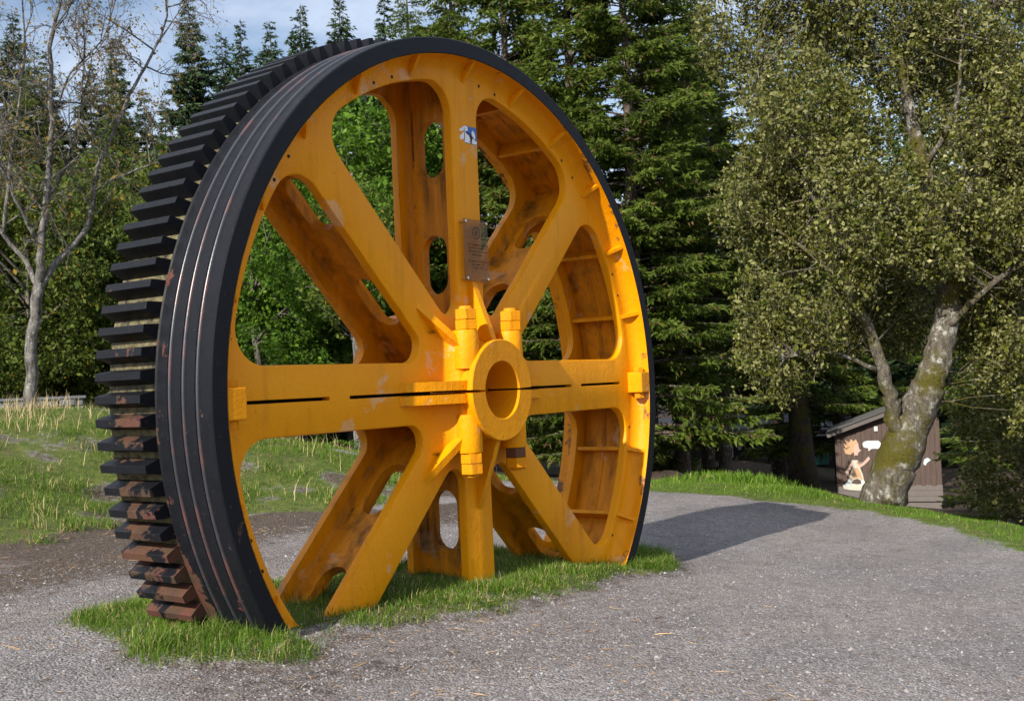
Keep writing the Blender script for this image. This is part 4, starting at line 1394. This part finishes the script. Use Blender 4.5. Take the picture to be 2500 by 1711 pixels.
plant('birch', 'slim white birch trunk seen through the lower left window of the wheel', 'tree', limbs_mesh(g2, lines, C, BARK_B, 60), mesh_np('crown', V, F, False, None, LEAF_G, t), (8.23, 8.98, h1(8.23, 8.98)))

# --- leaning willow in front of the shed
g = np.random.default_rng(51)
WF = np.array([.95, .30, 0.]); WR = np.array([.30, -.95, 0.])
def wl(pts, d0=0., d1=0.):
    dd = np.linspace(d0, d1, len(pts))
    return [tuple(WR * u + WF * d + [0, 0, z + .46]) for (u, z), d in zip(pts, dd)]
WB = np.array([8.50, .25, 0.])
lines = [(wl([(-.10, -1.1), (.06, -.46), (.38, .28), (.70, .99)]), .32, .20),
         (wl([(.68, .95), (.92, 1.64), (1.03, 2.3), (1.01, 3.08), (.79, 3.77), (.63, 4.8), (.5, 6.2)], 0, .5), .185, .04),
         (wl([(.36, .25), (.26, .72), (.19, 1.0), (.10, 1.46), (-.15, 2.2), (-.35, 3.0), (-.5, 4.2)], -.05, -.7), .115, .025),
         (wl([(1.03, 2.25), (1.29, 3.5), (1.49, 4.42), (1.59, 5.35), (1.8, 6.3)], .1, .9), .10, .02), (wl([(.84, 1.64), (1.53, 2.26), (1.86, 2.46), (2.5, 2.75)], 0, -.5), .05, .015),
         (wl([(1.01, 3.0), (.6, 3.3), (.25, 3.54), (-.13, 3.52), (-.9, 3.4)], .2, -.3), .06, .012), (wl([(1.29, 3.5), (1.82, 3.94), (2.3, 4.9)], .3, .6), .06, .015),
         (wl([(.79, 3.77), (1.2, 4.4), (1.3, 5.4)], .3, -.4), .05, .012), (wl([(.12, 1.2), (-.5, 1.5), (-1.1, 1.4)], -.2, -.8), .035, .008), (wl([(-.15, 2.2), (-.8, 2.9), (-1.4, 3.3)], -.4, -.2), .04, .008),
         (wl([(-.35, 3.0), (-1.0, 4.2), (-1.3, 5.4)], -.6, .3), .04, .01), (wl([(1.86, 2.46), (2.3, 3.2), (2.9, 3.8)], -.2, -.6), .04, .01)]
def wp(u, z, d=0): return tuple(WR * u + WF * d + [0, 0, z + .46])
blobs = [(wp(-.75, 2.2, -.3), (.85, .95, .85)), (wp(-1.05, 3.4, .2), (.9, .95, 1.0)), (wp(-.5, 4.6, -.2), (1.1, 1.1, 1.1)), (wp(-.9, 5.9, .2), (1.1, 1.2, 1.1)), (wp(-1.15, 1.45, -.4), (.6, .7, .45)),
         (wp(.3, 5.6, .2), (1.1, 1.1, 1.1)), (wp(.0, 3.2, -.9), (.8, .8, .9)), (wp(1.4, 5.4, .4), (1.0, 1.0, 1.0)), (wp(2.0, 4.2, -.2), (.8, .8, .8)), (wp(2.3, 2.9, -.4), (.75, .75, .6)), (wp(1.1, 2.9, -.6), (.6, .6, .6)),
         (wp(2.1, 1.5, -.3), (.6, .6, .45)), (wp(2.2, 6.2, .2), (1.0, 1.0, 1.0)), (wp(-.4, 2.3, -.7), (.6, .6, .5)), (wp(2.4, .7, -.1), (.5, .5, .4)), (wp(1.75, 2.7, .2), (.7, .7, .7)), (wp(2.4, 3.6, .1), (.8, .8, .7)), (wp(1.1, 3.9, .3), (.8, .8, .8)), (wp(.35, 4.3, .4), (.8, .8, .9)), (wp(1.45, 2.0, .5), (.55, .6, .5)), (wp(.2, 2.6, .5), (.6, .6, .6)), (wp(2.0, .55, .3), (.5, .5, .35)), (wp(1.55, 1.15, .4), (.4, .5, .35)), (wp(-1.35, .95, -.2), (.45, .5, .35)), (wp(.35, 1.85, .8), (.75, .6, .5)), (wp(-.35, 1.75, .3), (.65, .6, .42)), (wp(1.6, 1.6, .8), (.6, .6, .5)), (wp(.75, 2.75, -.5), (.55, .55, .5)), (wp(-.9, 1.7, .3), (.6, .6, .45))]
C = blob_points(g, blobs, 17000, .2)
tw = []
V, F, t = leaves(g, C, .10, 9, .052, .1, tw)
plant('willow', 'leaning mossy willow with pale leaves growing in front of the brown shed', 'tree', limbs_mesh(g, lines, C, BARK_W, 520, 22, .008, tw), mesh_np('crown', V, F, False, None, LEAF_W, t), (WB[0], WB[1], h1(WB[0], WB[1]) + .05))
# second, thinner one at the right edge
g = np.random.default_rng(52)
lines = [([(0, 0, -.4), (.1, .1, 1.8), (-.1, .2, 3.4), (.2, .1, 5.2), (.1, .2, 8.5)], .15, .03)]
for i in range(9):
    z = g.uniform(1.2, 6); a = g.uniform(0, 6.28); L = g.uniform(1.1, 2.3)
    lines.append(([(0, .1, z), (L * .4 * math.cos(a), L * .4 * math.sin(a), z + L * .6), (L * math.cos(a), L * math.sin(a), z + L * 1.1)], .06, .012))
C = blob_points(g, [((0, 0, 6.6), (1.9, 1.9, 2.2)), ((.4, .9, 4.4), (1.2, 1.2, 1.1)), ((-.6, -.6, 3.6), (1.2, 1.2, 1.0)), ((.2, .2, 8.6), (1.7, 1.7, 1.4)), ((-.8, .9, 5.4), (1, 1, 1)), ((-1.2, .2, 2.4), (1, 1, .8)), ((.6, -.9, 2.2), (1, 1, .8)), ((.1, .3, 1.2), (1.1, 1.1, .7))], 8200, .3)
tw = []
V, F, t = leaves(g, C, .12, 9, .066, .1, tw)
plant('willow', 'upright thinner willow with lichen grey branches at the right edge', 'tree', limbs_mesh(g, lines, C, BARK_W, 260, 10, twigs=tw), mesh_np('crown', V, F, False, None, LEAF_W, t), (14.18, -.74, h1(14.18, -.74)))
# shrubs low on the right
SHR = leafy(55, 2.4, 1.3, 1500, 8, .085, LEAF_G, BARK_L, .12, .1)
for i, (x, y, sc, lb) in enumerate([(12.6, -1.9, .75, 'low shrub in the hollow at the right edge below the grass strip'), (15.6, -2.1, 1.0, 'shaded shrub at the right edge beyond the hollow'), (18.4, 8.15, .5, 'small bush beside the bare spruce trunk right of the wheel')]):
    plant('shrub', lb, 'shrub', *SHR, (x, y, h1(x, y)), 1.3 * i, sc, 'shrubs under the trees')
# fern behind the bank
g = np.random.default_rng(61)
mbf = MB()
for i in range(16):
    a = g.uniform(0, 6.28); L = g.uniform(.5, .8); e = np.array([math.cos(a), math.sin(a), 0]); sd = np.array([-e[1], e[0], 0])
    for s in np.linspace(.1, 1, 14):
        p = e * L * s * .8 + np.array([0, 0, L * (1.1 * s - .75 * s * s)]); wv = .13 * (1 - s) + .02
        for q in (-1, 1):
            mbf.add([p - e * .012, p + e * .016, p + sd * q * wv + e * .04 - [0, 0, .03]], None, [(0, 1, 2)])
fm = mbf.mesh('fern', None, fix=False); fm.materials.append(LEAF_H)
a_ = fm.attributes.new('tint', 'FLOAT', 'FACE'); a_.data.foreach_set('value', g.uniform(.1, .7, len(fm.polygons)).astype(np.float32))
tag(link('fern', fm, None, (7.95, 8.6, h1(7.95, 8.6) + .05)), 'green fern behind the straw grass, seen through the lower left window', 'fern')

# --- the far wood that closes the view
g = np.random.default_rng(71)
V = []; F = []; T_ = []; base = 0
cx, cy = -5.5, -4.1
for i in range(420):
    az = math.radians(g.uniform(22, 92)); d = g.uniform(49, 85)
    x = cx + d * math.sin(az); y = cy + d * math.cos(az)
    lim = 15.5 if math.degrees(az) < 37 else 10.5 if math.degrees(az) < 50 else (13.5 if math.degrees(az) < 71 else 21)
    hh = lim * (d / 60) * g.uniform(.65, 1.0)
    z = h1(x, y); r = g.uniform(1.5, 2.4)
    m = 170
    f = g.random(m) ** 1.4
    a = g.uniform(0, 6.28, m); q = r * (1 - f) * g.uniform(.35, 1.05, m)
    c = np.c_[x + q * np.cos(a), y + q * np.sin(a), z + hh * (.03 + .97 * f)]
    e = np.c_[np.cos(a), np.sin(a), -.45 * np.ones(m)] * (.85 * (1 - f) + .25)[:, None]
    s = np.c_[-np.sin(a), np.cos(a), np.zeros(m)] * (.30 * (1 - f) + .10)[:, None] + [0, 0, .08]
    V.append(np.stack([c - s, c + s, c + e], 1).reshape(-1, 3)); T_.append(np.clip(.4 + g.normal(0, .15, m), 0, .9))
V = np.vstack(V); F = np.arange(len(V)).reshape(-1, 3)
tag(link('far_wood', mesh_np('far_wood', V, F, False, None, NEEDLE_B, np.concatenate(T_))), 'distant dark conifer wood closing the view behind the nearer trees', kind='stuff')

# ------------------------------------------------------------------ brown shed with the painted figure
n = NT('brown_boards')
v = n.coord('Object')
c = n.mix(n.ramp(n.noise(n.coord('Object', (9, 9, .7)), 4, 6, .65), .3, .7), (.050, .030, .023), (.098, .064, .052))
n.bump(n.noise(n.coord('Object', (14, 14, .8)), 6, 5), .4, .01)
BOARD = n.set(color=n.mix(n.math('MULTIPLY', n.attr('tint'), 0.), c, c), rough=.75)
PLINTH = mat_plain('grey_plinth_boards', (.125, .108, .10), .85)
ROOFF = mat_plain('roofing_felt', (.075, .072, .068), .9)
A = np.array([22.82, 5.69]); B = np.array([23.55, 3.23])
ux = (B - A) / np.linalg.norm(B - A); uy = np.array([ux[1], -ux[0]])
if uy[0] > 0: uy = -uy               # towards the camera
Wd = float(np.linalg.norm(B - A)); zb0, zb1 = -2.25, -1.83
AX = [(ux[0], ux[1], 0), (uy[0], uy[1], 0), (0, 0, 1)]
shed = thing('brown_shed', 'small dark brown boarded shed with a painted figure behind the leaning willow', 'shed', (A[0], A[1], zb0), math.atan2(ux[1], ux[0]))
fy = 1 if np.cross(ux, uy) > 0 else -1      # local +y or -y faces the camera
DP = 2.6
sl_ = .36
top = lambda x: -.40 - zb0 + sl_ * x
MB().prism([(0, zb1 - zb0), (Wd, zb1 - zb0), (Wd, top(Wd)), (0, top(0))], 0, -fy * DP, lambda u, v, d: (u, d, v)).obj('wall', BOARD, shed)
MB().box((Wd / 2, -fy * DP / 2, (zb1 - zb0) / 2 - .15), (Wd - .06, DP - .06, zb1 - zb0 + .3)).obj('plinth', PLINTH, shed)
for i in range(3):
    MB().box((Wd / 2, fy * .012, .06 + i * .142), (Wd + .01, .03, .136)).obj('plinth_board', PLINTH, shed)
npk = 20; pw = Wd / npk
for i in range(npk):
    x0, x1 = i * pw + .006, (i + 1) * pw - .006
    th_ = .020 if i % 2 else .030
    MB().prism([(x0, zb1 - zb0 - .03), (x1, zb1 - zb0 - .03), (x1, top(x1) - .01), (x0, top(x0) - .01)], fy * .002, fy * th_, lambda u, v, d: (u, d, v)).obj('plank', BOARD, shed)
MB().box((.03, fy * .034, (top(0) + zb1 - zb0) / 2), (.10, .022, top(0) - zb1 + zb0)).obj('corner_board', BOARD, shed)
rt_a = math.atan(sl_); ra = [(math.cos(rt_a), 0, math.sin(rt_a)), (0, 1, 0), (-math.sin(rt_a), 0, math.cos(rt_a))]
MB().box((Wd / 2, -fy * DP / 2 + fy * .1, top(Wd / 2) + .05), (Wd / math.cos(rt_a) + .45, DP + .4, .035), ra).obj('roof', ROOFF, shed)
MB().box((Wd / 2, fy * .25, top(Wd / 2) - .015), (Wd / math.cos(rt_a) + .45, .03, .15), ra).obj('barge_board', mat_plain('grey_barge_board', (.10, .085, .078), .8), shed)
WP = mat_plain('white_mural_paint', (.60, .60, .60), .7)
MB().box((1.02, fy * .045, top(1.02) - .33), (.085, .03, .12)).obj('outdoor_lamp', WP, shed)
def mural(name, m, polys, d):
    mb = MB()
    for p in polys:
        k = len(p); c = np.mean(p, 0)
        mb.add([(x, fy * d, z) for x, z in p] + [(c[0], fy * d, c[1])], None, [(i, (i + 1) % k, k) for i in range(k)])
    o = mb.obj(name, m, shed, fix=False)
    o['kind'] = 'stuff' if False else o.get('kind', '') or ''
    del o['kind']
    return o
k_ = Wd / 242.
def mp_(pts): return [((x - 1900) * k_, (1131 - y) * 30 / 2469 * 1.0 + .02) for x, y in pts]
HAIR = mat_plain('orange_mural_paint', (.44, .27, .155), .7); SKIN = mat_plain('pink_mural_paint', (.45, .31, .25), .7); PALE = mat_plain('pale_mural_paint', (.46, .44, .36), .7); BLUP = mat_plain('blue_mural_paint', (.42, .50, .50), .7)
mural('painted_hair', HAIR, [mp_([(1922, 1030), (1918, 1018), (1924, 1022), (1919, 1008), (1926, 1012), (1922, 999), (1932, 1006), (1936, 998), (1942, 1003), (1948, 999), (1953, 1008), (1955, 1020), (1950, 1028), (1940, 1027), (1934, 1032)])], .034)
mural('painted_face', SKIN, [mp_([(1944, 1012), (1952, 1008), (1954, 1020), (1960, 1023), (1953, 1027), (1950, 1034), (1943, 1034), (1941, 1026)]),
                             mp_([(1946, 1048), (1955, 1054), (1963, 1048), (1970, 1042), (1976, 1036), (1979, 1042), (1972, 1049), (1964, 1055), (1955, 1060), (1947, 1056)]),
                             mp_([(1936, 1048), (1942, 1046), (1936, 1058), (1928, 1068), (1926, 1078), (1919, 1078), (1920, 1068), (1928, 1058)])], .037)
mural('painted_dress', PALE, [mp_([(1936, 1044), (1950, 1044), (1954, 1060), (1960, 1074), (1963, 1092), (1955, 1088), (1948, 1084), (1938, 1086), (1932, 1094), (1924, 1090), (1930, 1076), (1936, 1062)]),
                              mp_([(1912, 1098), (1924, 1092), (1945, 1096), (1965, 1094), (1990, 1098), (1992, 1108), (1960, 1110), (1930, 1108), (1914, 1105)])], .0355)
mural('painted_skirt', HAIR, [mp_([(1938, 1062), (1950, 1060), (1958, 1078), (1960, 1090), (1950, 1082), (1938, 1084), (1932, 1088)])], .039)
mural('painted_boots', BLUP, [mp_([(1926, 1086), (1933, 1088), (1928, 1100), (1916, 1102), (1918, 1095)]), mp_([(1955, 1088), (1962, 1086), (1968, 1100), (1956, 1100)])], .041)
mural('speech_bubble', WP, [mp_([(1963, 1010), (1966, 1005), (1974, 1003), (2000, 1003), (2006, 1008), (2006, 1014), (2000, 1020), (1984, 1020), (1976, 1025), (1977, 1019), (1966, 1017)])], .035)
mural('painted_flowers', SKIN, [mp_([(2086, 1006), (2096, 1000), (2106, 1006), (2110, 1012), (2098, 1016), (2088, 1014)])], .036)
mural('painted_leaves', BLUP, [mp_([(2078, 1014), (2090, 1012), (2096, 1022), (2086, 1028), (2078, 1022)]), mp_([(2104, 1044), (2112, 1041), (2119, 1046), (2110, 1052), (2106, 1058), (2101, 1054)]), mp_([(2062, 1084), (2074, 1078), (2076, 1088), (2064, 1096)])], .037)

# ------------------------------------------------------------------ long dark hut under the trees
n = NT('dark_timber')
v = n.coord('Object')
TIM = n.set(color=n.mix(n.noise(n.coord('Object', (6, 6, .5)), 5, 5), (.010, .008, .008), (.026, .020, .018)), rough=.8)
n = NT('slate_roof')
v = n.coord('Object')
ROOF = n.set(color=n.mix(n.noise(v, 4, 6), (.014, .015, .02), (.03, .031, .038)), rough=.6)
A2 = np.array([34.98, 17.67]); B2 = np.array([38.5, 9.4])
ux = (B2 - A2) / np.linalg.norm(B2 - A2); W2 = float(np.linalg.norm(B2 - A2)); uy = np.array([ux[1], -ux[0]])
hut = thing('dark_hut', 'long dark timber hut with slate roof in the shade under the spruces', 'building', (A2[0], A2[1], -3.0), math.atan2(ux[1], ux[0]))
fy = 1 if np.dot(np.array([-ux[1], ux[0]]), [-1, -.5]) > 0 else -1
MB().box((W2 / 2, -fy * 2, .95), (W2, 4, 1.9)).obj('wall', TIM, hut)
for i in range(7):
    y0 = .45 - i * .36; z0_ = 1.62 + i * .17
    MB().box((W2 / 2, fy * y0, z0_), (W2 + .6, .40, .05), [(1, 0, 0), (0, math.cos(.42), -fy * math.sin(.42)), (0, fy * math.sin(.42), math.cos(.42))]).obj('slate_course', ROOF, hut)
MB().prism([(.3, 1.5), (-2.1, 2.75), (-4.5, 1.5)], 0, W2, lambda u, v, d: (d, fy * u, v)).obj('gable', TIM, hut)
WH = mat_plain('white_joinery', (.62, .63, .66), .6)
def bx(name, x, z, w_, h_, m, d=.03, par=None):
    return MB().box((x, fy * d, z), (w_, .05, h_)).obj(name, m, par or hut)
t_ = lambda px: (px - 1480) / (1905 - 1480) * W2 * .80
dr_ = bx('door', t_(1662), 1.05, .42, .62, WH)
bx('window', t_(1667), .95, .17, .3, mat_plain('dark_glass', (.01, .012, .018), .1), .055, dr_)
bx('shutter', t_(1690), 1.18, .14, .26, WH)
for px in (1838, 1857, 1876): bx('wall_lamp', t_(px), 1.15, .05, .17, WH)
GB = mat_plain('green_bin_plastic', (.02, .09, .07), .5)
for i, (px, lb) in enumerate([(1850, 'dark green wheeled bin by the hut wall, left one'), (1868, 'dark green wheeled bin by the hut wall, middle one'), (1886, 'bluish green bin by the hut wall nearest the brown shed')]):
    x_ = t_(px); b = thing('wheeled_bin', lb, 'bin', (A2[0] + ux[0] * x_ - uy[0] * 0 + np.array([-ux[1], ux[0]])[0] * fy * .45, A2[1] + ux[1] * x_ + np.array([-ux[1], ux[0]])[1] * fy * .45, -2.62), math.atan2(ux[1], ux[0]), 'bins by the hut')
    m_ = MB(); V8 = [(sx * a * .20, sy * a * .22, z) for z, a in ((0.03, .8), (.55, 1.)) for sx, sy in ((-1, -1), (1, -1), (1, 1), (-1, 1))]
    m_.add(V8, [(0, 1, 2, 3), (4, 5, 6, 7), (0, 1, 5, 4), (1, 2, 6, 5), (2, 3, 7, 6), (3, 0, 4, 7)]); m_.obj('body', GB, b)
    MB().box((0, .0, .575), (.44, .48, .05)).obj('lid', GB, b)
    for sx in (-1, 1): MB().tube([(sx * .16, .17, .05), (sx * .20, .17, .05)], .055, 10).obj('wheel', DARK, b)

# ------------------------------------------------------------------ stump, stone wall
g = np.random.default_rng(81)
x, y = 21.2, 8.3
sp = thing('tree_stump', 'weathered brown tree stump with spreading roots under the spruces', 'stump', (x, y, h1(x, y)))
mb = MB(); zs = np.array([-.3, 0, .12, .3, .5, .62])
mb.tube(np.c_[np.zeros(6), np.zeros(6), zs], [.62, .5, .40, .34, .33, .31], 14)
mb.obj('stump_wood', bark('stump_wood', (.06, .035, .022), (.22, .13, .085), 0, 8), sp, smooth=True, angle=50)
for i in range(7):
    a = 2.4 + i * .75; L = g.uniform(.7, 1.2)
    MB().tube([(.25 * math.cos(a), .25 * math.sin(a), .28), (.55 * math.cos(a), .55 * math.sin(a), .10), (L * math.cos(a + .2), L * math.sin(a + .2), -.08)], [.10, .075, .03], 7).obj('root', bpy.data.materials['stump_wood'], sp, smooth=True)

wl_ = thing('stone_wall', 'low grey stone wall end behind the crest of the bank', 'wall', (4.75, 14.2, .75), math.atan2(13.49 - 14.2, 5.91 - 4.75))
SW = mat_plain('grey_wall_stone', (.12, .128, .145), .85)
g = np.random.default_rng(82)
Lw = 1.36
for r_ in range(4):
    x_ = 0.
    while x_ < Lw - .05:
        w_ = min(g.uniform(.2, .36), Lw - x_)
        s = MB().box((x_ + w_ / 2, g.uniform(-.02, .02), .07 + r_ * .14), (w_ - .012, .34, .13)).obj('stone', SW, wl_)
        bv = s.modifiers.new('bevel', 'BEVEL'); bv.width = .018; bv.segments = 1
        x_ += w_
s = MB().box((Lw / 2, 0, .58), (Lw + .06, .40, .045)).obj('coping', SW, wl_)
print('TRIS', sum(len(m.loops) - 2 * len(m.polygons) for m in bpy.data.meshes), sorted([(len(m.polygons), m.name) for m in bpy.data.meshes])[-14:])
